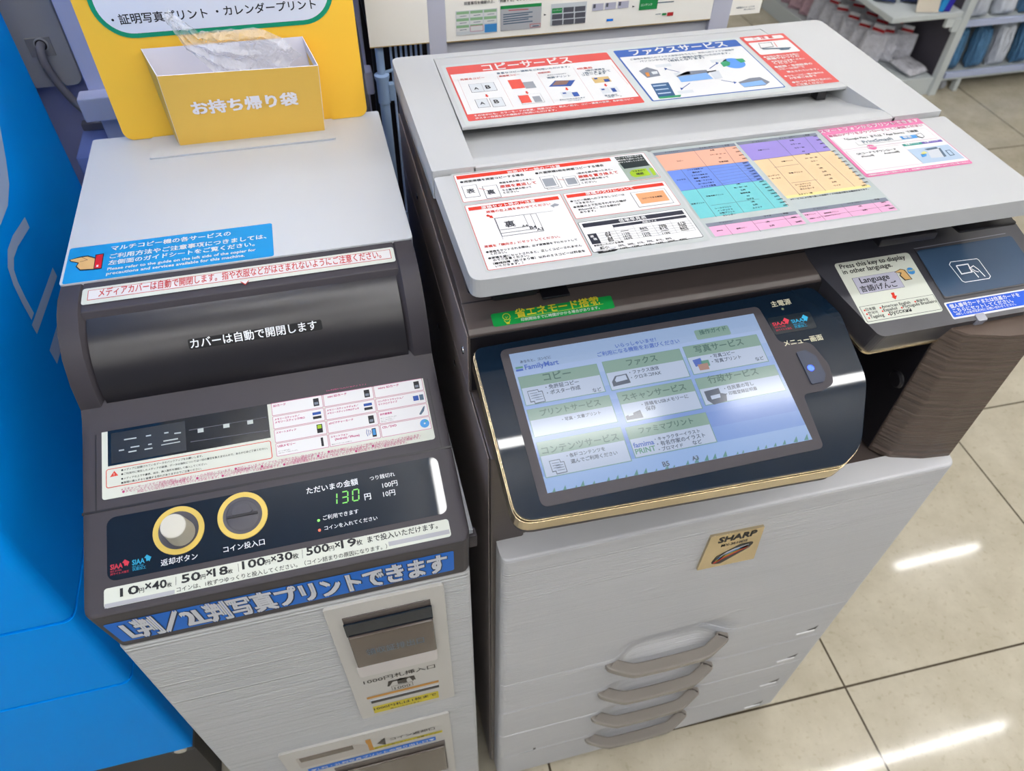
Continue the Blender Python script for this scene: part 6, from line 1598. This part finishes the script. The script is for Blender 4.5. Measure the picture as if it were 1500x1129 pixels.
def goods(name, label, cat, group, w, h, d, m, seed, tagm=None):
    t = thing(name, (0, 0, 0), label, cat, group); mb = MB(); pillow(mb, w, h, d, m, seed); mb.build('bag', t, 60)
    if tagm: mb = MB(); mb.box(-w * .30, -.003, h * .93, w * .20, .003, h * 1.22, mat('white_tag_card', 'E0E0E6', .5), .001); mb.box(-w * .31, -.0045, h * 1.00, w * .21, .0045, h * 1.10, tagm, .001); mb.build('header_tag', t)
    return t
rng = random.Random(5)
gl = 'clear bag of white goods with red header tag in the end shelf bin'
b0_ = goods('bagged_goods', gl, 'bagged goods', 'red tagged bags in the end bin', .115, .140, .034, BAGW, 1, TAGR)
b1_ = goods('bagged_goods', gl, 'bagged goods', 'red tagged bags in the end bin', .115, .140, .034, BAGW, 2, TAGR)
b2_ = goods('bagged_goods', 'clear bag of pinkish goods with red header tag at the far end of the bin', 'bagged goods', 'pinkish bags at the far end of the bin', .115, .140, .034, BAGP, 3, TAGR)
used = set()
def settle(t, z):   # rest the turned thing on height z
    Mx = t.rotation_euler.to_matrix(); low = min((Mx @ v.co).z for ch in t.children for v in ch.data.vertices) * t.scale.z
    t.location.z = z - low + .0005
for r in range(3):
    for k in range(9):
        y = 2.665 + k * .094 + rng.uniform(-.005, .005); x = 2.480 + r * .086 + rng.uniform(-.005, .005); src = b2_ if k > 5 else (b0_, b1_)[(k + r) % 2]
        loc = (x, y, .0865); rot = (math.radians(-14 + rng.uniform(-2, 2)), math.radians(rng.uniform(-5, 5)), math.radians(-50 + rng.uniform(-3, 3)))
        if src.name in used: o = dup(src, loc, rot)
        else: o = src; o.location = loc; o.rotation_euler = rot; used.add(src.name)
        o.scale = (rng.uniform(.9, 1.0),) * 3; settle(o, .0855)
lay = goods('bagged_goods', 'clear bag of white goods lying flat on the shelf base beside the upright', 'bagged goods', None, .13, .14, .036, BAGW, 8); lay.location = (2.655, 2.478, .1); lay.rotation_euler = (math.radians(-84), 0, math.radians(14)); settle(lay, .0855)
# goods on the front shelves
fl = [('blue_package', 'glossy blue wrapped package on the lower shelf, nearest the upright', 2.845, .0805, BLUEP, .088, .20), ('blue_package', 'glossy blue wrapped package on the lower shelf, second from the upright', 2.985, .0805, BLUEP, .080, .19), ('white_package', 'white cloth package between blue packages on the lower shelf', 3.110, .0805, WHITEP, .092, .20), ('blue_package', 'pale blue wrapped package right of the white package on the lower shelf', 3.245, .0805, BLUEP, .088, .20), ('white_package', 'white wrapped package at the far right of the lower shelf', 3.38, .0805, WHITEP, .092, .20),
      ('white_package', 'white wrapped package on the upper shelf, nearest the upright', 2.87, .325, WHITEP, .095, .17), ('white_package', 'white wrapped package on the upper shelf, second from the upright', 3.01, .325, WHITEP, .10, .17), ('grey_package', 'grey blue wrapped package on the upper shelf, third from the upright', 3.15, .325, BLUEP, .09, .17), ('white_package', 'white wrapped package on the upper shelf, fourth from the upright', 3.29, .325, WHITEP, .095, .17)]
for i, (n, l, x, z, m, w, h) in enumerate(fl):
    t = goods(n, l, 'package', None, w, h, .08, m, 20 + i); t.location = (x, 2.53, z); t.rotation_euler = (math.radians(-6), 0, math.radians(rng.uniform(-9, 9))); settle(t, z)
# goods on the end shelf
for i, (n, l, x, y, m, w, h, d) in enumerate([('navy_package', 'dark navy wrapped package on the end shelf, farthest from the upright', 2.43, 2.62, NAVYP, .10, .13, .05), ('navy_package', 'dark navy wrapped package on the end shelf, behind the cream card', 2.545, 2.585, NAVYP, .10, .12, .05), ('navy_package', 'dark navy wrapped package on the end shelf, in its middle', 2.46, 2.78, NAVYP, .11, .13, .05)]):
    t = goods(n, l, 'package', None, w, h, d, m, 40 + i); t.location = (x, y, .389); t.rotation_euler = (math.radians(-8), 0, math.radians(-30)); settle(t, .3885)
mb = MB(); mb.box(-.05, -.004, 0, .05, .004, .09, mat('cream_card', 'D8CFC0', .6), .001); t = mb.build('price_card'); t.location = (2.545, 2.470, .3905); t.rotation_euler = (math.radians(-20), 0, math.radians(-14)); tag(t, 'cream paper card leaning on the end shelf beside a blue box', 'card')
for i, (c, x) in enumerate((('1C8CD0', 2.612), ('2620A8', 2.645))):
    mb = MB(); mb.box(-.014, -.03, 0, .014, .03, .12, mat('box_' + c, c, .35), .001); t = mb.build('slim_box'); t.location = (x, 2.49, .3925); t.rotation_euler = (0, math.radians(10), math.radians(-10)); tag(t, ('bright sky blue slim box on the end shelf', 'deep indigo slim box on the end shelf')[i], 'box')
